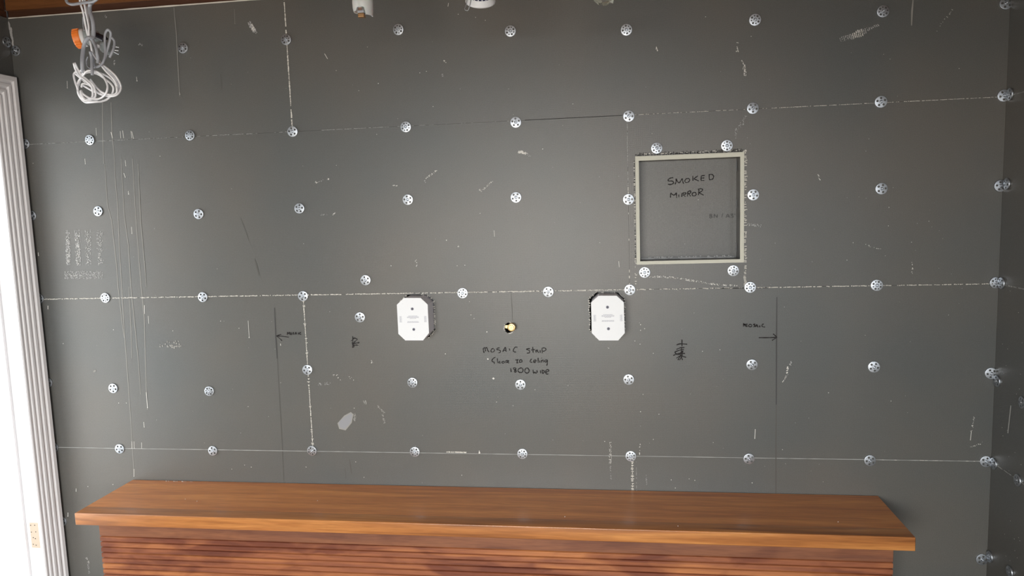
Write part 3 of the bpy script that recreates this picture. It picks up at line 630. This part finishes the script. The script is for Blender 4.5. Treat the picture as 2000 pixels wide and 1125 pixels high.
def put_washer(p, kind, label, group, side='back', tilt=0.05):
    o = bpy.data.objects.new('perforated_washer', WM[kind]); COL.objects.link(o)
    a = rnd.uniform(0, 6.28)
    rot = Matrix.Rotation(rnd.uniform(-tilt, tilt), 4, 'X') @ Matrix.Rotation(rnd.uniform(-tilt, tilt), 4, 'Z') @ Matrix.Rotation(a, 4, 'Y')
    if side == 'right': rot = Matrix.Rotation(-math.pi/2, 4, 'Z') @ rot
    if side == 'left': rot = Matrix.Rotation(math.pi/2, 4, 'Z') @ rot
    off = {'back': Vector((0, -0.0007, 0)), 'right': Vector((-0.0007, 0, 0)), 'left': Vector((0.0007, 0, 0))}[side]
    o.matrix_world = Matrix.Translation(p+off) @ rot
    tag(o, label, 'washer', group)
    s = bpy.data.objects.new('screw_head', SM); COL.objects.link(s); s.parent = o
    return o
ORD = 'first second third fourth fifth sixth seventh eighth ninth tenth eleventh twelfth'.split()
KW = {5: 'five-hole', 8: 'eight-hole'}
ROWS = [
 ('in the topmost row under the beam', 'washers in the topmost row', [(32, 99.5, 5), (358, 94, 8), (559.5, 77.7, 8), (778.5, 58, 8), (997, 61, 8), (1223.5, 58.5, 8), (1474.5, 39, 8), (1724, 22.5, 8), (1964, 7, 5)]),
 ('on the upper board joint', 'washers on the upper board joint', [(50, 281, 5), (176.5, 273.5, 8), (372, 264.5, 8), (572, 257, 5), (793, 248, 8), (1007.5, 239, 5), (1228, 227, 5), (1470, 211.5, 5), (1720, 199, 5), (1960, 187, 5)]),
 ('in the row midway up the niche', 'washers in the row midway up the niche', [(63, 421, 5), (192.7, 412.5, 5), (388.7, 418, 5), (585.6, 407, 5), (797, 390, 5), (1008, 385.5, 5), (1227.5, 389.5, 5), (1471, 380.5, 5), (1721, 368.5, 5), (1953, 363, 5)]),
 ('on the middle board joint', 'washers on the middle board joint', [(78, 583, 8), (206.7, 581.5, 8), (397, 580, 5), (592.5, 578, 5), (903.7, 572.5, 8), (1071, 570, 5), (1230, 566, 5), (1465, 561, 8), (1712, 557, 8), (1944, 552, 8)]),
 ('in the row below the white boxes', 'washers in the row below the boxes', [(95, 747, 5), (222, 758, 5), (409.5, 763.5, 8), (601, 722, 5), (806, 747, 8), (1016.7, 751, 5), (1228, 741, 5), (1468.5, 712, 5), (1706.5, 716.5, 5), (1935, 729, 5)]),
 ('on the lower board joint', 'washers on the lower board joint', [(106.5, 873.5, 5), (234.7, 876, 5), (416.5, 880, 5), (610, 880, 8), (810.5, 882, 8), (1020.5, 886, 8), (1232, 890.5, 8), (1462.5, 895.5, 5), (1698.5, 899, 5), (1925, 901, 5)])]
for where, grp, lst in ROWS:
    for i, (px, py, k) in enumerate(lst):
        put_washer(W(px, py), k, f'{KW[k]} zinc washer {where}, {ORD[i]} along from the door casing', grp)
for px, py, k, lab in ((1282.5, 289.5, 8, 'eight-hole zinc washer above the top edge of the niche, nearer the door'), (1419.5, 284.5, 8, 'eight-hole zinc washer above the top edge of the niche, nearer the right wall'),
                       (1259, 532, 8, 'eight-hole zinc washer below the niche, nearer the door'), (1432, 528.5, 8, 'eight-hole zinc washer below the niche, nearer the right wall'),
                       (714.5, 547, 5, 'five-hole zinc washer above the middle joint, up and left of a white box'), (703.5, 619.5, 5, 'five-hole zinc washer just above a crossed-out scribble beside a white box')):
    put_washer(W(px, py), k, lab, 'washers around the niche and boxes')
for px, py, k, lab in ((122.5, 1018, 5, 'half-hidden zinc washer at the door casing beside the wooden bench end'), (1917, 1092, 5, 'lowest zinc washer on the back wall beside the right corner')):
    put_washer(W(px, py), k, lab, 'washers in the bottom row')
for px, py, k, lab in ((1974, 184, 5, 'zinc washer on the right side wall at the upper board joint'), (1968, 359, 5, 'zinc washer on the right side wall between the upper and middle joints'), (1957.5, 553, 5, 'zinc washer on the right side wall at the middle board joint'),
                       (1948.5, 744, 5, 'zinc washer on the right side wall between the middle and lower joints'), (1941, 905, 5, 'zinc washer on the right side wall at the lower joint, in the corner'), (1931, 1084, 5, 'lowest zinc washer in the corner on the right side wall'),
                       (1998, 786, 5, 'zinc washer out on the right side wall, half cut by the frame edge'), (1989, 938, 5, 'zinc washer on the sloping line of the lower joint, out from the corner'), (1973.5, 1117, 5, 'bottom zinc washer on the right side wall, out from the corner')):
    p = WX(px, py, XR)
    if p.y > -0.020: p.y = -0.020
    put_washer(p, k, lab, 'washers on the right wall', 'right')
put_washer(WX(12, 82, XL), 5, 'dim zinc washer on the left wall above the door casing', 'washers on the left wall', 'left')

# ------------------------------------------------------------------ electrical boxes
def ebox(poly, label):
    cx = sum(p[0] for p in poly)/8; cz = sum(p[1] for p in poly)/8
    e = empty('electrical_box', (cx, -BOXD, cz)); tag(e, label, 'electrical box', 'octagonal boxes for wall lights')
    sh = lambda f: [(cx+(x-cx)*f, cz+(z-cz)*f) for x, z in poly]
    bm = bmesh.new(); prism(bm, sh(0.985), -BOXD+0.004, 0.06); link('body', bm, GREY_P, e)
    bm = bmesh.new(); prism(bm, poly, -BOXD, -BOXD+0.0035)
    bmesh.ops.bevel(bm, geom=[ed for ed in bm.edges if all(abs(v.co.y+BOXD) < 1e-6 for v in ed.verts)], offset=0.0009, segments=2, affect='EDGES')
    lid = link('cover', bm, WHITE_P, e)
    wx = max(p[0] for p in poly)-min(p[0] for p in poly); hz = max(p[1] for p in poly)-min(p[1] for p in poly)
    for s in (1, -1):
        o_ = (cx-0.001*s, -BOXD, cz+s*hz*0.24)
        bm = bmesh.new(); lathe(bm, [(0, 0.0052), (0.0004, 0.0052), (0.0004, 0.0040), (0.0002, 0.0038)], o_, (0, -1, 0), 18); link('screw_seat', bm, PRINT, lid)
        bm = bmesh.new(); lathe(bm, [(0, 0.0031), (0.0014, 0.0031), (0.0020, 0.0022), (0.0020, 0.0)], o_, (0, -1, 0), 16)
        sc = link('screw', bm, SCREW_DK, e)
        bm = bmesh.new(); box(bm, (o_[0]-0.0022, -BOXD-0.0023, o_[2]-0.0004), (o_[0]+0.0022, -BOXD-0.0019, o_[2]+0.0004)); box(bm, (o_[0]-0.0004, -BOXD-0.0023, o_[2]-0.0022), (o_[0]+0.0004, -BOXD-0.0019, o_[2]+0.0022))
        link('slot', bm, DARK, sc)
    bm = bmesh.new()
    def line(z, half, h=0.0013):
        x = cx-half
        while x < cx+half:
            l = rnd.uniform(0.002, 0.006); box(bm, (x, -BOXD-0.00025, z-h/2), (min(x+l, cx+half), -BOXD+0.0002, z+h/2)); x += l+0.0009
    for z, hf in ((0.0115, .016), (0.0085, .021), (0.0055, .021), (0.0025, .011), (-0.0085, .020), (-0.0115, .021)): line(cz+z, hf, 0.0011)
    for sx in (-1, 1):
        for k in range(3):
            x = cx+sx*(wx*0.40+k*0.0028-.0028); z = cz-0.011
            while z < cz+0.011:
                l = rnd.uniform(.002, .005); box(bm, (x-.0005, -BOXD-0.00025, z), (x+.0005, -BOXD+.0002, min(z+l, cz+.011))); z += l+.001
    tp = link('moulded_text', bm, PRINT, lid); tp['kind'] = 'stuff'
    bm = bmesh.new()
    for sx, sz in ((0, .43), (0, -.43), (.33, .36), (-.33, .36), (.33, -.36), (-.33, -.36), (.42, .24), (-.42, .24), (.42, -.24), (-.42, -.24)):
        lathe(bm, [(0, 0.0026), (0.0005, 0.0024), (0.0005, 0)], (cx+sx*wx, -BOXD, cz+sz*hz), (0, -1, 0), 10)
    lg = link('moulded_pips', bm, WHITE_P, lid); lg['kind'] = 'stuff'
ebox(lb, 'white octagonal electrical box standing proud of its cut-out, nearer the door')
ebox(rb_, 'white octagonal electrical box standing proud of its cut-out, below the niche')

# ------------------------------------------------------------------ brass pipe stub
e = empty('brass_pipe_stub', (PC.x, 0, PC.z)); tag(e, 'capped brass pipe stub poking through a ragged hole between the two white boxes', 'pipe fitting')
pc = W(998.6, 640, -0.028)
bm = bmesh.new(); lathe(bm, [(-0.10, 0.0085), (0.012, 0.0085)], (pc.x, 0, pc.z), (0, -1, 0), 20); link('pipe', bm, BRASS, e, True)
bm = bmesh.new(); lathe(bm, [(0.004, 0.0142), (0.005, 0.0148), (0.023, 0.0148), (0.027, 0.0132), (0.0275, 0.0108)], (pc.x, 0, pc.z), (0, -1, 0), 6+18); link('cap_nut', bm, BRASS, e)
bm = bmesh.new(); lathe(bm, [(0.026, 0.0104), (0.0285, 0.0100), (0.0295, 0.0088), (0.0295, 0.0030), (0.0285, 0.0022), (0.0285, 0)], (pc.x, 0, pc.z), (0, -1, 0), 28); link('cap_face', bm, BRASS, e)
bm = bmesh.new(); box(bm, (PC.x-0.0165, 0.004, PC.z-0.002), (PC.x-0.004, 0.03, PC.z+0.009)); bmesh.ops.bevel(bm, geom=list(bm.edges), offset=0.0015, segments=2, affect='EDGES'); link('pipe_bracket', bm, BRASS, e)

# ------------------------------------------------------------------ wooden bench along the back wall
KB = 1.0                                              # its back edge stands against the boards
ZT = CZ-KB*(CZ-0.4789); YF = -CD+KB*(CD-0.3193); YB = -0.004
BX0, BX1 = CX+KB*(-1.535-CX), CX+KB*(1.2365-CX)
bench = empty('slatted_bench', ((BX0+BX1)/2, (YF+YB)/2, 0)); tag(bench, 'long orange-brown hardwood bench with horizontally slatted front before the grey wall', 'bench')
def front_z(px, py): return W(px, py, YF).z
ZB = (front_z(147, 1024)+front_z(1792, 1079))/2
def top_board(y0, y1, material, edges):
    bm = bmesh.new(); box(bm, (BX0, y0, ZB), (BX1, y1, ZT))
    sel = [ed for ed in bm.edges if (edges == 'front' and all(abs(v.co.y-y0) < 1e-6 for v in ed.verts)) or all(abs(v.co.z-ZT) < 1e-6 for v in ed.verts) and (ed.verts[0].co-ed.verts[1].co).y != 0]
    bmesh.ops.bevel(bm, geom=sel, offset=0.0032, segments=4, affect='EDGES', profile=0.5)
    o = link('top_board', bm, material, bench)
    for p in o.data.polygons: p.use_smooth = True
    o.data.set_sharp_from_angle(angle=math.radians(40)) if hasattr(o.data, 'set_sharp_from_angle') else None
    return o
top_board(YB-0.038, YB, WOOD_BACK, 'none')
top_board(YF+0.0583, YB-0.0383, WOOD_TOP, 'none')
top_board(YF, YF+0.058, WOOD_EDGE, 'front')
SY = YF+0.029
SX0 = W(193, 1027, SY).x; SX1 = W(1745, 1080, SY).x
ZF = (W(194, 1045.5, SY).z+W(1744, 1100, SY).z)/2
boxo('frieze_board', (SX0, SY, ZF+0.0005), (SX1, YB-0.015, ZB-0.0003), WOOD_DARK, bench, 0.001)
PIT = 0.0202; k = 0; z1 = ZF
while z1 > 0.045:
    z0 = z1-PIT; bm = bmesh.new(); c = 0.0062
    ln = [(SY+c, z1-0.0003), (SY, z1-c*0.55), (SY, z0+c*0.28), (SY+c, z0+0.0003)]
    # slat: full-depth block, front and end edges chamfered into V grooves
    lv = []
    for y, z in ln:
        d = y-SY; lv.append([bm.verts.new((SX0+d, y, z)), bm.verts.new((SX1-d, y, z)), bm.verts.new((SX1-d, YB-0.015, z)), bm.verts.new((SX0+d, YB-0.015, z))])
    for A, B in zip(lv, lv[1:]):
        for i in range(4): bm.faces.new((A[i], A[(i+1) % 4], B[(i+1) % 4], B[i]))
    bm.faces.new(lv[0]); bm.faces.new(list(reversed(lv[-1])))
    o = link('slat', bm, WOOD_SLAT, bench); z1 = z0; k += 1
boxo('plinth', (SX0+0.02, SY+0.02, 0.0), (SX1-0.02, YB-0.03, z1), WOOD_DARK, bench)
bm = bmesh.new()
for qx, qy in [(.055+.035*i/14+.004*math.sin(i*5), .975) for i in range(15)]+[(.30, .5), (.62, .25), (.75, .1), (.12, .45), (.14, .4), (.93, .3)]:
    r = bmesh.ops.create_icosphere(bm, subdivisions=1, radius=.0012)
    q = Vector((BX0+qx*(BX1-BX0), YF+qy*(YB-YF), ZT+.0011))
    for v in r['verts']: v.co += q
o = link('plaster_crumbs', bm, CHALK, None); tag(o, 'tiny white plaster crumbs on the wooden bench top, most along its back edge', 'crumbs', kind='stuff')

# ------------------------------------------------------------------ bundle of cables and plugs hanging at the left
HY = -0.36
def HP(ox, oy, s, pts, y=HY, dy=0.0, wob=0.0, ph=0.0):
    out = []
    for i, (a, b) in enumerate(pts): out.append(W(ox+a/s, oy+b/s, y+dy+wob*math.sin(ph+i*1.3)))
    return out
px = 1.53e-3
ctop = W(165, -40, HY)
wc = empty('white_cable_coil', (ctop.x, HY, CEILZ)); tag(wc, 'coil of thin white electrical cable hanging knotted below the timber beam', 'cable')
def up(p, x=None): return [Vector((p.x+(x or 0), p.y, CEILZ-0.002)), Vector((p.x+(x or 0)*.5, p.y, (CEILZ+p.z)/2))]
S7 = 11.25
def wcable(pts, r=2.0*px, dy=0.0, wob=0.012, ph=0.0, s=S7, oy=110):
    bm = bmesh.new(); tube(bm, HP(120, oy, s, pts, HY, dy, wob, ph), r, n=8); return link('cable', bm, CABLE_W, wc, True)
d1 = HP(120, 0, 14.25, [(505, -60), (540, 140), (600, 330), (650, 600), (700, 850), (745, 1010)], HY, -0.012); d2 = HP(120, 0, 14.25, [(580, -60), (640, 130), (680, 350), (755, 700), (772, 1000)], HY, -0.016)
d3 = HP(120, 0, 14.25, [(640, -60), (700, 250), (745, 480), (775, 720), (785, 1000)], HY, -0.008)
r1 = HP(120, 110, S7, [(690, -110), (715, -60), (870, 150), (1040, 290), (1180, 420), (1270, 560), (1305, 660), (1290, 760), (1210, 850), (1080, 880), (940, 860), (800, 790), (700, 730)], HY, -.01, .008)
r2 = HP(120, 110, S7, [(672, -110), (690, -60), (830, 140), (980, 330), (1130, 480), (1210, 620), (1230, 740), (1180, 830), (1040, 840), (880, 780), (760, 670), (635, 505)], HY, -.016, .008)
r3 = HP(120, 110, S7, [(680, -110), (705, -60), (850, 145), (1020, 320), (1160, 460), (1240, 590), (1268, 690), (1250, 780), (1150, 855), (1000, 850), (860, 810), (740, 740), (620, 640), (470, 600), (440, 680)], HY, -.004, .008)
for d, r in ((d1, r1), (d2, r2), (d3, r3)):
    bm = bmesh.new(); tube(bm, up(d[0])+d+r, 1.9*px, n=8); link('cable', bm, CABLE_W, wc, True)
wcable([(270, 150), (310, 290), (400, 430), (540, 540), (650, 650), (685, 780), (670, 900), (560, 950), (470, 900), (420, 760)], dy=-.03)
wcable([(290, 140), (370, 300), (430, 400), (560, 510), (680, 620), (740, 760), (735, 900), (600, 950), (480, 940), (400, 850), (350, 700), (370, 560), (460, 440), (540, 340), (640, 312), (800, 350), (930, 470), (1005, 620), (1005, 740), (960, 840), (860, 920), (740, 940), (600, 910), (480, 830), (430, 750)], dy=-.026, wob=.01)
wcable([(330, 330), (270, 400), (300, 560), (350, 700), (370, 820), (430, 930), (520, 1008), (620, 1012), (760, 1000), (880, 992), (1010, 940), (1110, 830), (1140, 700), (1080, 600), (960, 500), (830, 410), (720, 370), (600, 352), (500, 390), (420, 500), (380, 640)], dy=-.014, wob=.012, ph=1)
wcable([(410, 380), (430, 310), (490, 300), (450, 420), (390, 560), (360, 700), (400, 860), (500, 960), (640, 985), (800, 985)], dy=-.02, wob=.01, ph=2)
wcable([(300, 380), (420, 480), (560, 600), (680, 690), (760, 780), (900, 850), (1080, 868), (1200, 820), (1215, 720), (1180, 610), (1080, 490), (930, 400), (800, 362), (650, 350)], dy=-.006, wob=.01, ph=.5)
wcable([(440, 620), (560, 690), (700, 770), (860, 810), (1040, 850)], dy=.006, wob=.006)
# grey flex
gc = empty('grey_flex_cable', (ctop.x+.05, HY, CEILZ)); tag(gc, 'thick grey flexible cable looped over the white coil by the timber beam', 'cable')
def gcable(pts, r, s=14.25, oy=40, dy=0.0, rb=None, wob=0.006, extra=None, ph=0.0):
    bm = bmesh.new(); tube(bm, (extra or [])+HP(120, oy, s, pts, HY, dy, wob, ph), r, rb, n=10); return link('cable', bm, CABLE_G, gc, True)
p0 = W(176, -8, HY)
gcable([(800, -560), (785, -380), (800, -240), (850, -80), (885, 100), (895, 300), (890, 430), (860, 490), (770, 478), (700, 530), (645, 640), (615, 760), (590, 950), (580, 1130), (585, 1300), (600, 1440)], 3.9*px, dy=-.030, extra=[Vector((p0.x, HY, CEILZ-.002)), Vector((p0.x, HY, p0.z+.05))])
gcable([(780, 480), (860, 540), (920, 660), (965, 780), (990, 900), (1020, 1050), (1000, 1180)], 3.0*px, dy=-.034)
gcable([(800, 860), (830, 980), (845, 1130), (850, 1300), (860, 1520)], 2.9*px, dy=-.036)
gcable([(600, -100), (605, 60), (612, 180), (640, 280)], 1.4*px, dy=.004)
gcable([(745, 1000), (700, 1120), (720, 1250), (800, 1330), (930, 1310), (1050, 1260)], 1.5*px, dy=.004)
gcable([(880, 1020), (900, 1200), (980, 1290), (1100, 1230), (1180, 1100), (1220, 900), (1205, 600), (1215, 380), (1285, 262), (1365, 330), (1362, 480), (1310, 700), (1230, 1000), (1150, 1190)], 2.7*px, dy=-.022, rb=1.6*px)
gcable([(1390, 470), (1465, 560), (1475, 700), (1430, 850), (1345, 1030)], 2.5*px, dy=-.024)
gcable([(118, -720), (128, -600), (160, -510), (230, -465), (330, -450), (500, -475), (700, -505), (880, -530), (1000, -600)], 2.9*px, dy=-.05, extra=[Vector((W(128, -60, HY).x, HY-.03, CEILZ-.002)), W(128, -40, HY-.04)])
gcable([(990, -610), (900, -530), (840, -470), (800, -430)], 3.0*px, dy=-.032)
# orange industrial plug
op = empty('industrial_plug', tuple(W(155, 76, HY))); tag(op, 'grey and white industrial cable plug with ribbed orange locking ring, in the cable bundle', 'plug')
c0 = W(146.5, 76.5, HY+.03); ax = Vector((0.90, 0.32, 0.16)).normalized()
R = 18.8*px
bm = bmesh.new(); lathe(bm, [(0, R*.80), (0, R*.92), (0.003, R*.99), (0.018, R*1.02), (0.022, R*.98), (0.022, R*.9)], c0, ax, 40); 
ring = link('locking_ring', bm, ORANGE, op)
q = ax.to_track_quat('Z', 'Y')
bm = bmesh.new()
for i in range(20):
    a = 2*math.pi*i/20; vs = box(bm, (-.0016, R*.97, .002), (.0016, R*1.07, .019))
    for v in vs: v.co = c0+q @ (Matrix.Rotation(a, 3, 'Z') @ v.co)
rb2 = link('ring_ribs', bm, ORANGE, ring); rb2['kind'] = 'stuff'
bm = bmesh.new(); lathe(bm, [(.0215, R*.90), (.022, R*.97), (.030, R*.97), (.034, R*.90)], c0, ax, 36); link('white_collar', bm, WHITE_P, op, True)
bm = bmesh.new(); lathe(bm, [(.033, R*.86), (.040, R*.84), (.052, R*.66), (.070, R*.56), (.074, R*.45)], c0, ax, 28); link('plug_body', bm, GREY_PLUG, op, True)
# black-sleeved extension plug with bare pins
ep = empty('extension_plug', tuple(W(208, 88, HY))); tag(ep, 'grey round mains plug with bare metal pins and black sleeve, hanging beside the orange ring', 'plug')
b0 = W(184, 68, HY+.02); b1 = W(205, 77, HY+.012)
bm = bmesh.new(); lathe(bm, [(0, .0095), (.001, .0103), ((b1-b0).length, .0103), ((b1-b0).length+.004, .0085)], b0, b1-b0, 20); link('black_sleeve', bm, BLACK_P, ep, True)
g0 = W(197, 92, HY+.01); gax = Vector((0.93, 0.22, -0.06)).normalized()
bm = bmesh.new(); lathe(bm, [(0, .012), (.004, .0165), (.018, .0185), (.022, .024), (.034, .025), (.037, .023), (.037, .01)], g0, gax, 12); link('plug_body', bm, GREY_PLUG, ep)
bm = bmesh.new(); lathe(bm, [(-.004, .003), (-.002, .0052), (.004, .0058), (.006, .004)], W(192.5, 90.5, HY-.02), (-.4, -1, .1), 14); link('white_boot', bm, WHITE_P, ep, True)
for (a, b) in (((218, 90), (232.5, 92.5)), ((217, 97), (231.5, 99)), ((221, 101), (232, 106.5))):
    A = W(*a, HY+.008); B = W(*b, HY+.016); bm = bmesh.new(); tube(bm, [A, A.lerp(B, .5), B], .0016, .0008, n=8, step=2); pn = link('pin', bm, ZINC_DULL, ep)
bm = bmesh.new(); tube(bm, [W(232, 91, HY+.016), W(233.5, 98, HY+.016), W(232, 106, HY+.016)], .0009, n=6, step=3); link('pin_clip', bm, ZINC, ep)

# ------------------------------------------------------------------ lamp parts hanging from ceiling holes
LY = -0.50; lp = 1.40e-3
lx = W(707, -18, LY); e = empty('lamp_holder', (lx.x, LY, CEILZ)); tag(e, 'frosted white ceramic lamp holder with metal contact tip hanging from the ceiling', 'lamp holder')
lz = W(707, 24, LY).z
bm = bmesh.new(); n = 32; rings = []
for k, (dz, r) in enumerate(((.075, .0255), (.050, .0265), (.025, .0287), (.010, .0282), (.0, .0262))):
    ring_ = []
    for i in range(n):
        a = 2*math.pi*i/n; x = math.cos(a); y = math.sin(a)
        z = lz+dz
        if k == 4: z += -.012 if (x > .55 and y < .55) else (.009*max(0, -y)**2 if abs(x) < .5 else .0)
        ring_.append(bm.verts.new((lx.x+r*x+(.001 if x > 0 else 0), LY+r*y, z)))
    rings.append(ring_)
for A, B in zip(rings, rings[1:]):
    for i in range(n): bm.faces.new((A[i], A[(i+1) % n], B[(i+1) % n], B[i]))
bm.faces.new(rings[0])
inner = [[bm.verts.new((v.co.x*.86+lx.x*.14, v.co.y*.86+LY*.14, v.co.z+.0005)) for v in rings[-1]], None]
for i in range(n): bm.faces.new((rings[-1][i], rings[-1][(i+1) % n], inner[0][(i+1) % n], inner[0][i]))
inn2 = [bm.verts.new((v.co.x, v.co.y, lz+.022)) for v in inner[0]]
for i in range(n): bm.faces.new((inner[0][i], inner[0][(i+1) % n], inn2[(i+1) % n], inn2[i]))
bm.faces.new(inn2)
cup = link('ceramic_cup', bm, CERAMIC, e)
for p in cup.data.polygons: p.use_smooth = True
cup.data.set_sharp_from_angle(angle=math.radians(50))
boxo('contact_stem', (lx.x-.006, LY-.022, lz-.004), (lx.x+.004, LY-.008, lz+.022), CHROME, e, .001)
zc = W(708, 28, LY).z
boxo('contact_block', (lx.x-.0085, LY-.026, zc-.002), (lx.x+.0105, LY-.006, zc+.005), ZINC, e, .001)
boxo('copper_tip', (lx.x-.0085, LY-.024, W(708, 37.5, LY).z), (lx.x+.0095, LY-.008, zc-.002), COPPER, e, .002)
bm = bmesh.new(); tube(bm, [(lx.x-.004, LY, lz+.07), (lx.x-.006, LY, lz+.15), (lx.x-.002, LY, CEILZ-.001)], .0026, n=8); link('lead', bm, CABLE_W, e, True)

dx = W(939, 7, LY); e = empty('downlight', (dx.x, LY, CEILZ)); tag(e, 'white round downlight with wire spring clip dangling from the ceiling', 'downlight')
dc = W(938.5, 3.5, LY); da = Vector((-0.13, 0.60, -0.78)).normalized()      # tipped towards the wall, its back to the room
Rl = 29.5*lp
bm = bmesh.new(); lathe(bm, [(-.030, Rl*.80), (-.010, Rl*.88), (-.006, Rl*.97), (-.002, Rl*1.0), (0.001, Rl*.98), (.002, Rl*.90), (.0005, Rl*.86)], dc, da, 48); fl_ = link('flange', bm, WHITE_P, e, True)
bm = bmesh.new(); lathe(bm, [(.0005, Rl*.86), (.003, Rl*.84), (.0035, Rl*.5), (.0035, 0)], dc, da, 40); link('glass_lens', bm, GLASS, e)
bm = bmesh.new(); lathe(bm, [(-.075, Rl*.45), (-.070, Rl*.62), (-.030, Rl*.79)], dc, da, 40); bd_ = link('lamp_body', bm, WHITE_P, e, True)
bm = bmesh.new(); q = da.to_track_quat('Z', 'Y')
for ang in [i*0.30 for i in range(-10, 11)]:
    for v in box(bm, (Rl*.79, -.0040, -.0265), (Rl*.852, .0040, -.0165)):
        v.co = dc+q @ (Matrix.Rotation(ang, 3, 'Z') @ v.co)
link('dark_lettering', bm, NAVY, bd_)['kind'] = 'stuff'
bm = bmesh.new()
tube(bm, [W(913.5, -8, LY-.030), W(911, 8, LY-.034), W(907.3, 17.5, LY-.036), W(908.5, 19.6, LY-.036), W(913, 20.8, LY-.036), W(915, 19, LY-.036), W(918, 9, LY-.036), W(921.5, -6, LY-.030)], .0011, n=6, step=3, smooth=False)
link('spring_clip', bm, ZINC_DULL, e, True)
bm = bmesh.new(); top = dc-da*.075; tube(bm, [top, top+Vector((.004, .004, .05)), (dx.x, LY, CEILZ-.001)], .0028, n=8); link('lead', bm, CABLE_W, e, True)

hx = W(1180, -20, LY); e = empty('halogen_lamp', (hx.x, LY, CEILZ)); tag(e, 'dusty halogen reflector lamp with broken faceted glass hanging from the ceiling', 'lamp')
hz = W(1180, 8, LY).z; hc = Vector((hx.x, LY, hz))
bm = bmesh.new(); n = 12; rings = []
for dz, r in ((.052, .010), (.044, .020), (.024, .0300), (.008, .0275), (.001, .0150)):
    rings.append([bm.verts.new((hx.x-.0005+r*math.cos(2*math.pi*i/n+.2), LY+r*math.sin(2*math.pi*i/n+.2), hz+dz+(rnd.uniform(-.002, .004) if dz < .02 else 0))) for i in range(n)])
for A, B in zip(rings, rings[1:]):
    for i in range(n):
        if B is rings[-1] and i in (8, 9): continue
        bm.faces.new((A[i], A[(i+1) % n], B[(i+1) % n], B[i]))
link('faceted_glass', bm, LENS, e)
bm = bmesh.new(); lathe(bm, [(-.03, .006), (-.012, .011), (.0, .0115), (.004, .008), (.004, 0)], hc+Vector((0, -.003, .012)), (0.05, -0.3, -1), 16); link('reflector', bm, CHROME, e)
bm = bmesh.new(); vv = [W(1190, 3, LY-.02), W(1199, -2, LY-.02), W(1197, 7, LY-.018), W(1192, 5.5, LY-.02)]
prs = [bm.verts.new(v) for v in vv]+[bm.verts.new(v+Vector((.001, .004, .001))) for v in vv]
bm.faces.new(prs[:4]); bm.faces.new(prs[4:][::-1])
for i in range(4): bm.faces.new((prs[i], prs[4+i], prs[4+(i+1) % 4], prs[(i+1) % 4]))
link('glass_shard', bm, LENS, e)
bm = bmesh.new(); tube(bm, [(hx.x, LY, hz+.045), (hx.x+.003, LY, hz+.12), (hx.x, LY, CEILZ-.001)], .0026, n=8); link('lead', bm, CABLE_W, e, True)
